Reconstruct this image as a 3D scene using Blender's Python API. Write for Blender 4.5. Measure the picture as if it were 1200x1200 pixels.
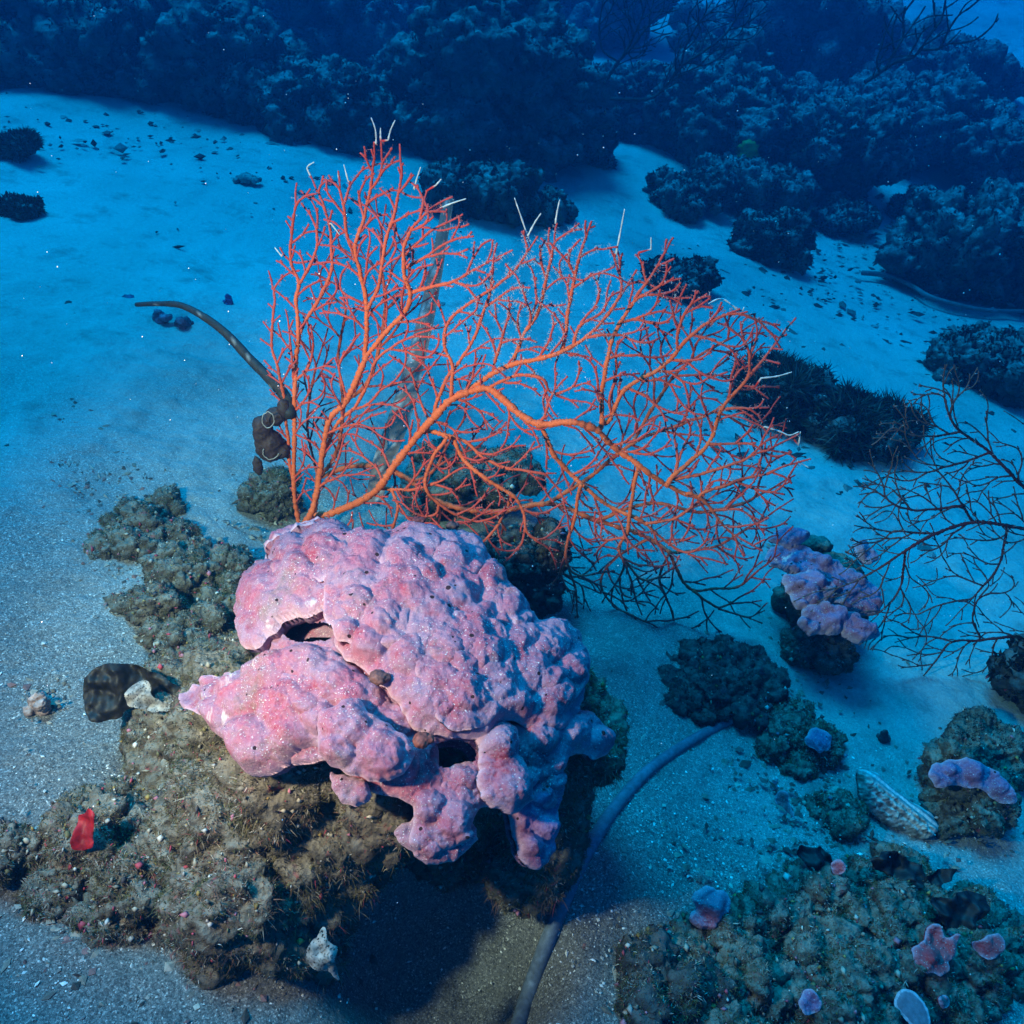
import bpy, math, numpy as np
from mathutils import Vector, Matrix

# ------------------------------------------------------------------ clear
for o in list(bpy.data.objects):
    bpy.data.objects.remove(o)
sc = bpy.context.scene
COL = sc.collection
R = math.radians

# ------------------------------------------------------------------ camera
FOV, PITCH = R(58), R(35)
CAM = np.array([0.0, 0.0, 1.25])
cd = bpy.data.cameras.new('camera'); cam = bpy.data.objects.new('camera', cd); COL.objects.link(cam)
cam.location = CAM; cam.rotation_euler = (R(90) - PITCH, 0, 0)
cd.sensor_fit = 'HORIZONTAL'; cd.angle = FOV; cd.clip_start = 0.02; cd.clip_end = 300
sc.camera = cam

# ------------------------------------------------------------------ light
# daylight that has come down through the water column (its red is gone) + the diver's strobe
SUN_EL, SUN_AZ = R(74), R(-40)
w = bpy.data.worlds.new('World'); sc.world = w; w.use_nodes = True
nt = w.node_tree; nt.nodes.clear()
sky = nt.nodes.new('ShaderNodeTexSky'); sky.sky_type = 'NISHITA'; sky.sun_disc = False
sky.sun_elevation = SUN_EL; sky.sun_rotation = SUN_AZ
mul = nt.nodes.new('ShaderNodeMix'); mul.data_type = 'RGBA'; mul.blend_type = 'MULTIPLY'; mul.inputs[0].default_value = 1
mul.inputs[7].default_value = (0.006, 0.62, 1.0, 1)
bg = nt.nodes.new('ShaderNodeBackground'); bg.inputs[1].default_value = 0.115
wo = nt.nodes.new('ShaderNodeOutputWorld')
nt.links.new(sky.outputs[0], mul.inputs[6]); nt.links.new(mul.outputs[2], bg.inputs[0]); nt.links.new(bg.outputs[0], wo.inputs[0])

sl = bpy.data.lights.new('sun', 'SUN'); sl.energy = 3.0; sl.angle = R(25); sl.color = (0.005, 0.60, 1.0)
sun = bpy.data.objects.new('sun', sl); COL.objects.link(sun)
sdir = Vector((math.sin(SUN_AZ) * math.cos(SUN_EL), math.cos(SUN_AZ) * math.cos(SUN_EL), math.sin(SUN_EL)))
sun.rotation_euler = sdir.to_track_quat('Z', 'Y').to_euler()

fl = bpy.data.lights.new('dive_strobe', 'SPOT'); fl.energy = 295; fl.color = (1.0, 0.35, 0.22)
fl.spot_size = R(74); fl.spot_blend = 1.0; fl.shadow_soft_size = 0.05
strobe = bpy.data.objects.new('dive_strobe', fl); COL.objects.link(strobe)
strobe.location = (-0.91, 0.31, 1.20)
strobe.rotation_euler = (Vector(strobe.location) - Vector((-0.26, 1.18, 0.40))).to_track_quat('Z', 'Y').to_euler()

sc.view_settings.view_transform = 'Standard'; sc.view_settings.look = 'None'
sc.view_settings.exposure = 0.80; sc.view_settings.gamma = 1.0
sc.render.engine = 'CYCLES'
cy = sc.cycles
cy.use_denoising = True
cy.max_bounces = 5; cy.diffuse_bounces = 2; cy.glossy_bounces = 1; cy.transmission_bounces = 2
cy.volume_bounces = 0; cy.transparent_max_bounces = 6
cy.sample_clamp_indirect = 3.0; cy.caustics_reflective = False; cy.caustics_refractive = False

# ------------------------------------------------------------------ noise (numpy)
_rg = np.random.default_rng(77)
_GT = _rg.normal(size=(256, 3)); _GT /= np.linalg.norm(_GT, axis=1)[:, None]

def _h(ix, iy, iz, seed):
    h = (ix.astype(np.int64) * 374761393 + iy.astype(np.int64) * 668265263 + iz.astype(np.int64) * 2147483647 + seed * 974711) & 0xffffffff
    h = ((h ^ (h >> 13)) * 1274126177) & 0xffffffff
    return (h ^ (h >> 16)) & 0xffffffff

def perlin(P, seed=0):
    P = np.asarray(P, float); i = np.floor(P); f = P - i; i = i.astype(np.int64)
    u = f * f * f * (f * (f * 6 - 15) + 10); out = np.zeros(len(P))
    for dx in (0, 1):
        wx = u[:, 0] if dx else 1 - u[:, 0]
        for dy in (0, 1):
            wy = u[:, 1] if dy else 1 - u[:, 1]
            for dz in (0, 1):
                wz = u[:, 2] if dz else 1 - u[:, 2]
                g = _GT[_h(i[:, 0] + dx, i[:, 1] + dy, i[:, 2] + dz, seed) & 255]
                out += wx * wy * wz * (g[:, 0] * (f[:, 0] - dx) + g[:, 1] * (f[:, 1] - dy) + g[:, 2] * (f[:, 2] - dz))
    return out * 1.5

def fbm(P, oct=4, seed=0, gain=0.5):
    P = np.asarray(P, float); a, s = 1.0, np.zeros(len(P))
    for k in range(oct):
        s += a * perlin(P, seed + k * 17); P = P * 2.03; a *= gain
    return s

def ridged(P, oct=4, seed=0):
    P = np.asarray(P, float); a, s = 1.0, np.zeros(len(P))
    for k in range(oct):
        s += a * (1 - 2 * np.abs(perlin(P, seed + k * 13))); P = P * 2.1; a *= 0.55
    return s * 0.6

def worley(P, seed=0):
    P = np.asarray(P, float); i = np.floor(P).astype(np.int64); f1 = np.full(len(P), 9.0)
    for dx in (-1, 0, 1):
        for dy in (-1, 0, 1):
            for dz in (-1, 0, 1):
                c = i + (dx, dy, dz); h = _h(c[:, 0], c[:, 1], c[:, 2], seed)
                q = c + np.stack([(h & 1023) / 1023., ((h >> 10) & 1023) / 1023., ((h >> 20) & 1023) / 1023.], 1)
                f1 = np.minimum(f1, np.linalg.norm(P - q, axis=1))
    return f1

def n2(x, y, s, seed, oct=3):
    x = np.asarray(x, float).ravel(); y = np.asarray(y, float).ravel()
    return fbm(np.stack([x / s, y / s, np.zeros_like(x) + seed * 3.7], 1), oct, seed)

def nrm(v):
    return v / np.maximum(np.linalg.norm(v, axis=-1, keepdims=True), 1e-9)

# ------------------------------------------------------------------ where things stand
KPX = math.tan(FOV / 2) / 600
CP, SP = math.cos(PITCH), math.sin(PITCH)

def rays(px, py):
    px = np.asarray(px, float); py = np.asarray(py, float)
    a = (px - 600) * KPX; b = (600 - py) * KPX
    return np.stack([a, CP + b * SP, -SP + b * CP], -1)

def depth(p):
    p = np.asarray(p, float) - CAM
    return p[..., 1] * CP - p[..., 2] * SP

def G(x, y, fine=True):
    x = np.asarray(x, float); y = np.asarray(y, float); sh = x.shape
    z = -0.22 * 3.5 * np.tanh(x / 3.5)
    z = z + 0.165 * np.clip(y - 4.6, 0, 14) * np.clip((x + 0.5) / 2.5, 0, 1)   # the slope climbs again behind the reef
    z = z - 0.15 * np.exp(-(((x + 0.10) / 0.14) ** 2 + ((y - 0.70) / 0.13) ** 2) ** 2)   # hollow added under the boulder to put that recess in shade
    if fine:
        z = z + (0.035 * n2(x, y, 0.75, 5, 2) + 0.012 * n2(x, y, 0.2, 8, 2)).reshape(sh)
    return z

def GP(px, py):
    px = np.atleast_1d(np.asarray(px, float)); py = np.atleast_1d(np.asarray(py, float))
    d = rays(px, py); lo = np.full(len(px), 0.3); t = np.full(len(px), 0.3); done = np.zeros(len(px), bool)
    for k in range(200):
        p = CAM + d * t[:, None]
        below = p[:, 2] < G(p[:, 0], p[:, 1], False); done |= below
        lo = np.where(done, lo, t); t = np.where(done, t, t * 1.03)
    hi = t
    for k in range(22):
        m = (lo + hi) / 2; p = CAM + d * m[:, None]
        b = p[:, 2] < G(p[:, 0], p[:, 1]); hi = np.where(b, m, hi); lo = np.where(b, lo, m)
    return CAM + d * hi[:, None]

def gp(px, py): return GP([px], [py])[0]
def PY(px, py, y): d = rays(px, py); return CAM + d * ((y - CAM[1]) / d[..., 1])[..., None]
def PZ(px, py, z): d = rays(px, py); return CAM + d * ((z - CAM[2]) / d[..., 2])[..., None]

# ------------------------------------------------------------------ mesh + naming helpers
def mesh(name, V, quads=None, tris=None, mat=None, parent=None, tint=None, rim=None, smooth=True):
    V = np.asarray(V, float)
    org = np.array(parent.location) if parent is not None else None
    if org is None: org = np.array([V[:, 0].mean(), V[:, 1].mean(), V[:, 2].min()])
    if parent is not None and parent.parent is not None: org = org + np.array(parent.parent.location)
    me = bpy.data.meshes.new(name)
    q = np.asarray(quads if quads is not None and len(quads) else np.zeros((0, 4)), np.int32).reshape(-1, 4)
    t = np.asarray(tris if tris is not None and len(tris) else np.zeros((0, 3)), np.int32).reshape(-1, 3)
    me.vertices.add(len(V)); me.vertices.foreach_set('co', (V - org).astype(np.float32).ravel())
    me.loops.add(q.size + t.size); me.loops.foreach_set('vertex_index', np.concatenate([q.ravel(), t.ravel()]))
    nq, ntri = len(q), len(t)
    me.polygons.add(nq + ntri)
    me.polygons.foreach_set('loop_start', np.concatenate([np.arange(nq) * 4, nq * 4 + np.arange(ntri) * 3]).astype(np.int32))
    me.polygons.foreach_set('loop_total', np.concatenate([np.full(nq, 4), np.full(ntri, 3)]).astype(np.int32))
    me.update(calc_edges=True); me.validate()
    me.polygons.foreach_set('use_smooth', np.full(len(me.polygons), smooth))
    if tint is not None:
        a = me.attributes.new('tint', 'FLOAT_COLOR', 'POINT')
        c = np.ones((len(V), 4), np.float32); c[:, :3] = np.clip(tint, 0.003, 1); a.data.foreach_set('color', c.ravel())
    if rim is not None:
        a = me.attributes.new('rim', 'FLOAT', 'POINT'); a.data.foreach_set('value', np.asarray(rim, np.float32))
    if mat: me.materials.append(mat)
    o = bpy.data.objects.new(name, me); COL.objects.link(o)
    if parent is not None: o.parent = parent
    else: o.location = org
    return o

def tag(o, label=None, cat=None, group=None, kind=None):
    if label: o['label'] = label
    if cat: o['category'] = cat
    if group: o['group'] = group
    if kind: o['kind'] = kind
    return o

def thing(name, loc, label, cat, group=None):
    o = bpy.data.objects.new(name, None); o.empty_display_size = 0.05; COL.objects.link(o)
    o.location = [float(v) for v in loc]
    return tag(o, label, cat, group)

def join(parts):
    """parts: list of (V, quads, tris, tint)"""
    Vs, Q, T, C, n = [], [], [], [], 0
    for V, q, t, c in parts:
        Vs.append(V)
        if q is not None and len(q): Q.append(np.asarray(q) + n)
        if t is not None and len(t): T.append(np.asarray(t) + n)
        if c is not None: C.append(c)
        n += len(V)
    return (np.concatenate(Vs), np.concatenate(Q) if Q else None, np.concatenate(T) if T else None,
            np.concatenate(C) if C else None)

# ------------------------------------------------------------------ materials
class NB:
    def __init__(s, name):
        s.m = bpy.data.materials.new(name); s.m.use_nodes = True; s.t = s.m.node_tree; s.t.nodes.clear()
        s.out = s.n('ShaderNodeOutputMaterial'); s.b = s.n('ShaderNodeBsdfPrincipled')
        s.l(s.b.outputs[0], s.out.inputs[0]); s.co = s.n('ShaderNodeTexCoord').outputs['Object']
    def n(s, t, **k):
        x = s.t.nodes.new(t)
        for a, b in k.items(): setattr(x, a, b)
        return x
    def l(s, a, b): s.t.links.new(a, b)
    def noise(s, scale, detail=4, rough=0.55, w=0.0):
        x = s.n('ShaderNodeTexNoise'); x.inputs['Scale'].default_value = scale; x.inputs['Detail'].default_value = detail
        x.inputs['Roughness'].default_value = rough; x.inputs['Distortion'].default_value = w
        s.l(s.co, x.inputs['Vector']); return x.outputs[0]
    def vor(s, scale, out='Distance', feature='F1'):
        x = s.n('ShaderNodeTexVoronoi', feature=feature); x.inputs['Scale'].default_value = scale
        s.l(s.co, x.inputs['Vector']); return x.outputs[out]
    def ramp(s, fac, stops, interp='LINEAR'):
        x = s.n('ShaderNodeValToRGB'); cr = x.color_ramp; cr.interpolation = interp
        while len(cr.elements) < len(stops): cr.elements.new(0.5)
        for e, (p, c) in zip(cr.elements, stops):
            e.position = p; e.color = (*c, 1) if isinstance(c, tuple) else (c, c, c, 1)
        s.l(fac, x.inputs[0]); return x.outputs[0]
    def mix(s, fac, a, b, mode='MIX'):
        x = s.n('ShaderNodeMix', data_type='RGBA', blend_type=mode)
        for si, v in ((0, fac), (6, a), (7, b)):
            sock = x.inputs[si]
            if isinstance(v, (int, float)): sock.default_value = v if si == 0 else (v, v, v, 1)
            elif isinstance(v, tuple): sock.default_value = (*v, 1)
            else: s.l(v, sock)
        return x.outputs[2]
    def math(s, op, a, b):
        x = s.n('ShaderNodeMath', operation=op)
        for sock, v in ((x.inputs[0], a), (x.inputs[1], b)):
            if isinstance(v, (int, float)): sock.default_value = v
            else: s.l(v, sock)
        return x.outputs[0]
    def attr(s, name, out='Color'): return s.n('ShaderNodeAttribute', attribute_name=name).outputs[out]
    def sep(s, c):
        x = s.n('ShaderNodeSeparateColor'); s.l(c, x.inputs[0]); return x.outputs
    def normal_z(s):
        g = s.n('ShaderNodeNewGeometry'); x = s.n('ShaderNodeSeparateXYZ'); s.l(g.outputs['Normal'], x.inputs[0]); return x.outputs[2]
    def bump(s, h, strength, dist):
        x = s.n('ShaderNodeBump'); x.inputs['Strength'].default_value = strength; x.inputs['Distance'].default_value = dist
        s.l(h, x.inputs['Height']); s.l(x.outputs[0], s.b.inputs['Normal'])
    def done(s, col, rough=0.85, spec=0.25):
        if isinstance(col, tuple): s.b.inputs['Base Color'].default_value = (*col, 1)
        else: s.l(col, s.b.inputs['Base Color'])
        s.b.inputs['Roughness'].default_value = rough; s.b.inputs['Specular IOR Level'].default_value = spec
        return s.m

def sand_mat():
    b = NB('sand')
    base = b.ramp(b.noise(2.2, 5), [(0.3, (0.27, 0.26, 0.24)), (0.7, (0.37, 0.36, 0.34))])
    cell = b.sep(b.vor(430, 'Color'))
    g = b.ramp(cell[0], [(0.0, 0.35), (0.5, 0.88), (0.9, 1.12), (0.965, 2.0)])
    g2 = b.ramp(b.sep(b.vor(950, 'Color'))[1], [(0.0, 0.55), (0.9, 1.15), (0.97, 1.9)])
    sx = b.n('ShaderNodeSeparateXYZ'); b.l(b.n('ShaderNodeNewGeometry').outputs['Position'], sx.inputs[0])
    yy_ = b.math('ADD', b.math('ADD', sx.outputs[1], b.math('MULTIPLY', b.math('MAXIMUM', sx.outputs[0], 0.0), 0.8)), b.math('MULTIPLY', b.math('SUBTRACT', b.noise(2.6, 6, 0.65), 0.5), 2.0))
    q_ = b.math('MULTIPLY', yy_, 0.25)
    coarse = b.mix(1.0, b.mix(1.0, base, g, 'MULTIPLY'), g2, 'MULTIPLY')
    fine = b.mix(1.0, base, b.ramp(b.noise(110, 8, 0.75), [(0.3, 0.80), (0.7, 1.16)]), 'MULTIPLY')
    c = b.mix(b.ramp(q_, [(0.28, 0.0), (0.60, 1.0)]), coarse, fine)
    c = b.mix(1.0, c, b.ramp(q_, [(0.22, 0.54), (0.62, 1.30)]), 'MULTIPLY')  # besides coarser grit, foreground dimness painted in: darker near, paler far and right
    dk = b.ramp(b.noise(8, 7, 0.72), [(0.52, 0.0), (0.70, 0.6)])
    c = b.mix(dk, c, (0.105, 0.102, 0.097))
    c = b.mix(b.ramp(b.noise(40, 7, 0.75), [(0.63, 0.0), (0.72, 0.75)]), c, (0.07, 0.06, 0.05))
    h = b.math('ADD', b.math('MULTIPLY', cell[0], 0.7), b.math('MULTIPLY', b.noise(60, 5), 2.0))
    b.bump(h, 0.75, 0.004)
    return b.done(c, 0.8, 0.3)

def rock_mat(name, c1, c2, dust, spots=(0.35, 0.06, 0.10), sc_=1.0, dustamt=0.75, bump=0.02):
    b = NB(name)
    c = b.mix(b.ramp(b.noise(9 * sc_, 7, 0.7), [(0.35, 0.0), (0.62, 1.0)]), c1, c2)
    c = b.mix(b.ramp(b.noise(23 * sc_, 4, 0.6), [(0.62, 0.0), (0.70, 0.8)]), c, spots)
    up = b.math('MULTIPLY', b.ramp(b.normal_z(), [(0.35, 0.0), (0.9, 1.0)]), b.ramp(b.noise(16 * sc_, 6, 0.75), [(0.38, 0.0), (0.6, dustamt)]))
    c = b.mix(up, c, dust)
    h = b.math('ADD', b.noise(40 * sc_, 8, 0.75), b.math('MULTIPLY', b.vor(55 * sc_), 0.7))
    b.bump(h, 0.9, bump / sc_)
    return b.done(c, 0.9, 0.2)

def tint_mat(name, rough=0.8, spec=0.2, var=0.35, transl=0.0, scale=140):
    b = NB(name)
    c = b.mix(1.0, b.attr('tint'), b.ramp(b.noise(scale, 4), [(0.3, 1 - var), (0.7, 1 + var)]), 'MULTIPLY')
    m = b.done(c, rough, spec)
    if transl:
        t = b.n('ShaderNodeBsdfTranslucent'); x = b.n('ShaderNodeMixShader'); x.inputs[0].default_value = transl
        b.l(c, t.inputs[0]); b.l(b.b.outputs[0], x.inputs[1]); b.l(t.outputs[0], x.inputs[2]); b.l(x.outputs[0], b.out.inputs[0])
    return m

def crust_mat(name, ca=(0.34, 0.075, 0.125), cb=(0.27, 0.165, 0.24), cc=(0.27, 0.024, 0.05), cw=(0.48, 0.26, 0.32)):
    b = NB(name)
    c = b.mix(b.ramp(b.noise(15, 6, 0.65, 0.6), [(0.38, 0.0), (0.6, 1.0)]), ca, cb)
    c = b.mix(b.ramp(b.noise(24, 5, 0.6), [(0.54, 0.0), (0.68, 0.9)]), c, cc)
    c = b.mix(b.ramp(b.noise(9, 7, 0.75), [(0.55, 0.0), (0.68, 0.75)]), c, (0.17, 0.135, 0.11))     # silt
    c = b.mix(b.ramp(b.noise(34, 6, 0.75), [(0.62, 0.0), (0.72, 0.7)]), c, (0.10, 0.05, 0.06))
    c = b.mix(b.ramp(b.noise(300, 4, 0.7), [(0.40, 0.0), (0.75, 0.55)]), c, cw)
    c = b.mix(b.ramp(b.noise(6.5, 6, 0.7, 0.5), [(0.63, 0.0), (0.66, 0.8)]), c, (0.58, 0.50, 0.48))     # bleached patches
    sp = b.math('MULTIPLY', b.ramp(b.noise(420, 2, 0.5), [(0.635, 0.0), (0.66, 1.0)]), b.ramp(b.noise(17, 6, 0.75), [(0.40, 0.0), (0.58, 1.0)]))
    c = b.mix(sp, c, (0.74, 0.68, 0.70))
    c = b.mix(b.math('MULTIPLY', b.attr('rim', 'Fac'), 0.8), c, (0.62, 0.42, 0.50))
    pit = b.math('LESS_THAN', b.vor(42), b.math('MULTIPLY', b.noise(11, 2), 0.2))
    c = b.mix(pit, c, (0.03, 0.012, 0.015))
    h = b.math('ADD', b.math('ADD', b.math('MULTIPLY', b.noise(75, 7, 0.75), 1.6), b.math('MULTIPLY', sp, 0.35)), b.math('MULTIPLY', pit, -1.2))
    b.bump(h, 0.8, 0.005)
    return b.done(c, 0.75, 0.2)

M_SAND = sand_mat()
M_ROCK = rock_mat('reef_rock', (0.05, 0.040, 0.030), (0.155, 0.13, 0.095), (0.31, 0.275, 0.22), (0.30, 0.05, 0.07), 2.3, 0.9, 0.025)
M_FAR = rock_mat('far_reef_rock', (0.010, 0.010, 0.011), (0.22, 0.22, 0.215), (0.55, 0.54, 0.53), (0.02, 0.02, 0.03), 0.8, 0.9, 0.07)
M_DARKROCK = rock_mat('dark_stone', (0.012, 0.011, 0.012), (0.06, 0.055, 0.05), (0.17, 0.16, 0.145), (0.12, 0.03, 0.06), 1.8, 0.7, 0.02)
M_TURF = tint_mat('algal_turf', 0.85, 0.15, 0.3, 0.25)
M_TINT = tint_mat('tinted', 0.7, 0.3, 0.25)
M_GORG = tint_mat('gorgonian_skin', 0.7, 0.2, 0.22, 0.0, 500)
M_LEAF = tint_mat('dead_leaf', 0.6, 0.35, 0.4, 0.2, 70)
M_CRUST = crust_mat('coralline_crust')
M_CRUSTP = crust_mat('purple_crust', (0.24, 0.06, 0.14), (0.22, 0.13, 0.27), (0.15, 0.025, 0.06))
M_CRUSTR = crust_mat('red_crust', (0.62, 0.035, 0.045), (0.58, 0.10, 0.11), (0.5, 0.02, 0.03), (0.6, 0.10, 0.10))

# ------------------------------------------------------------------ shape helpers
def normals(V, q):
    n = np.zeros_like(V)
    fn = np.cross(V[q[:, 2]] - V[q[:, 0]], V[q[:, 3]] - V[q[:, 1]])
    for k in range(4): np.add.at(n, q[:, k], fn)
    return nrm(n)

def remesh_blobs(blobs, voxel, smooth=2):
    import bmesh
    bm = bmesh.new()
    for c, r, *rot in blobs:
        m = Matrix.Translation(Vector([float(v) for v in c])) @ (Matrix.Rotation(rot[0], 4, 'Z') if rot else Matrix.Identity(4)) @ Matrix.Diagonal((*[float(v) for v in r], 1))
        bmesh.ops.create_icosphere(bm, subdivisions=3, radius=1, matrix=m)
    me = bpy.data.meshes.new('tmp'); bm.to_mesh(me); bm.free()
    o = bpy.data.objects.new('tmp', me); COL.objects.link(o)
    md = o.modifiers.new('r', 'REMESH'); md.mode = 'VOXEL'; md.voxel_size = voxel
    if smooth:
        ms = o.modifiers.new('s', 'SMOOTH'); ms.iterations = smooth
    dg = bpy.context.evaluated_depsgraph_get(); ev = o.evaluated_get(dg); m2 = ev.to_mesh()
    V = np.empty(len(m2.vertices) * 3); m2.vertices.foreach_get('co', V); V = V.reshape(-1, 3)
    L = np.empty(len(m2.loops), np.int32); m2.loops.foreach_get('vertex_index', L)
    q = L.reshape(-1, 4) if len(L) == 4 * len(m2.polygons) else np.array([list(p.vertices) for p in m2.polygons if len(p.vertices) == 4])
    ev.to_mesh_clear(); bpy.data.objects.remove(o); bpy.data.meshes.remove(me)
    return V.copy(), q.copy()

def roughen(V, q, amp, s, seed, pits=0.5, rid=0.6, fine=0.0):
    N = normals(V, q)
    P = V / s
    d = amp * (0.9 * fbm(P, 4, seed) + rid * ridged(P * 2.3, 4, seed + 3))
    if pits: d -= amp * pits * np.clip(0.55 - worley(P * 2.1, seed + 9), 0, 1) * 1.8
    if fine:
        W = V + N * d[:, None]; N = normals(W, q)
        return W + N * (fine * (ridged(W / (fine * 4.5), 3, seed + 21) * 0.8 + 0.7 * fbm(W / (fine * 2.2), 3, seed + 31)))[:, None]
    return V + N * d[:, None]

PAL_TURF = np.array([(0.17, 0.14, 0.06), (0.29, 0.25, 0.17), (0.42, 0.37, 0.30), (0.10, 0.08, 0.045), (0.26, 0.13, 0.09), (0.52, 0.47, 0.42), (0.12, 0.12, 0.05)])
PAL_DARK = np.array([(0.02, 0.02, 0.015), (0.05, 0.045, 0.03), (0.10, 0.09, 0.08), (0.02, 0.016, 0.016)])

def blades(V, q, n, L, W, rng, pal=PAL_TURF, zmin=-0.6, clump=0.05, cover=0.0, droop=0.3, where=None):
    """n little bent fronds rooted all over a surface"""
    A = V[q[:, 0]]; B = V[q[:, 1]]; C = V[q[:, 2]]; D = V[q[:, 3]]
    fn = np.cross(C - A, D - B); ar = np.linalg.norm(fn, axis=1); fnn = nrm(fn); ce = (A + B + C + D) / 4
    wt = ar * (fnn[:, 2] > zmin)
    nz = fbm(ce / clump, 3, 41)
    wt = wt * np.clip(0.35 + nz - cover, 0.0, 1.2)
    if where is not None: wt = wt * where(ce)
    if wt.sum() <= 0: wt = ar
    idx = rng.choice(len(q), n, p=wt / wt.sum())
    u, v = rng.random(n)[:, None], rng.random(n)[:, None]
    P = (A[idx] * (1 - u) + B[idx] * u) * (1 - v) + (D[idx] * (1 - u) + C[idx] * u) * v
    N = fnn[idx]
    dr = nrm(N * 0.55 + rng.normal(size=(n, 3)) * 0.75 + np.array([0, 0, 0.15]))
    sd = nrm(np.cross(dr, rng.normal(size=(n, 3))))
    ll = (L * rng.uniform(0.4, 1.5, n) * (0.7 + 0.5 * np.clip(nz[idx] + 0.4, 0, 1.5)))[:, None]; ww = (W * rng.uniform(0.5, 1.3, n))[:, None]
    bend = nrm(rng.normal(size=(n, 3))) * 0.35 + np.array([0, 0, -droop])
    P = P - N * L * 0.15
    mid = P + dr * ll * 0.55 + bend * ll * 0.12; tip = P + dr * ll + bend * ll * 0.5
    VV = np.stack([P - sd * ww, P + sd * ww, mid + sd * ww * 0.8, mid - sd * ww * 0.8, tip], 1).reshape(-1, 3)
    k = np.arange(n) * 5
    Q = np.stack([k, k + 1, k + 2, k + 3], 1); T = np.stack([k + 3, k + 2, k + 4], 1)
    sel = np.clip((fbm(P / (clump * 1.6), 3, 87) * 1.3 + 0.5 + rng.normal(size=n) * 0.22) * len(pal), 0, len(pal) - 1).astype(int)
    c = 0.72 * pal[sel] * rng.uniform(0.5, 1.45, n)[:, None]; rd = (rng.random(n) < 0.12) & (fbm(P / 0.015, 2, 55) > 0.35); c[rd] = np.array((0.34, 0.05, 0.07))
    C5 = np.repeat(c[:, None, :], 5, 1); C5[:, 4] *= 1.25
    return VV, Q, T, C5.reshape(-1, 3)

def inside(px, py, poly):
    c = np.zeros(len(px), bool); n = len(poly)
    for i in range(n):
        x1, y1 = poly[i]; x2, y2 = poly[(i + 1) % n]
        if y1 == y2: continue
        cond = ((y1 > py) != (y2 > py)) & (px < (x2 - x1) * (py - y1) / (y2 - y1) + x1); c ^= cond
    return c

def bdist(px, py, poly):
    best = np.full(len(px), 1e9); bx = np.zeros(len(px)); by = np.zeros(len(px)); n = len(poly)
    for i in range(n):
        a = np.array(poly[i], float); b = np.array(poly[(i + 1) % n], float); ab = b - a
        t = np.clip(((px - a[0]) * ab[0] + (py - a[1]) * ab[1]) / max(ab @ ab, 1e-9), 0, 1)
        qx = a[0] + t * ab[0]; qy = a[1] + t * ab[1]; d = np.hypot(px - qx, py - qy); m = d < best
        best[m] = d[m]; bx[m] = qx[m]; by[m] = qy[m]
    return best, bx, by

def crom(pts, per=6, closed=False):
    p = np.array(pts, float); n = len(p); out = []
    rng_ = range(n) if closed else range(n - 1)
    for i in rng_:
        if closed: a, b, c, d = p[(i - 1) % n], p[i], p[(i + 1) % n], p[(i + 2) % n]
        else: a, b, c, d = p[max(i - 1, 0)], p[i], p[i + 1], p[min(i + 2, n - 1)]
        for t in np.arange(per) / per:
            out.append(0.5 * ((2 * b) + (c - a) * t + (2 * a - 5 * b + 4 * c - d) * t * t + (3 * b - a - 3 * c + d) * t ** 3))
    if not closed: out.append(p[-1])
    return np.array(out)

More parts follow.
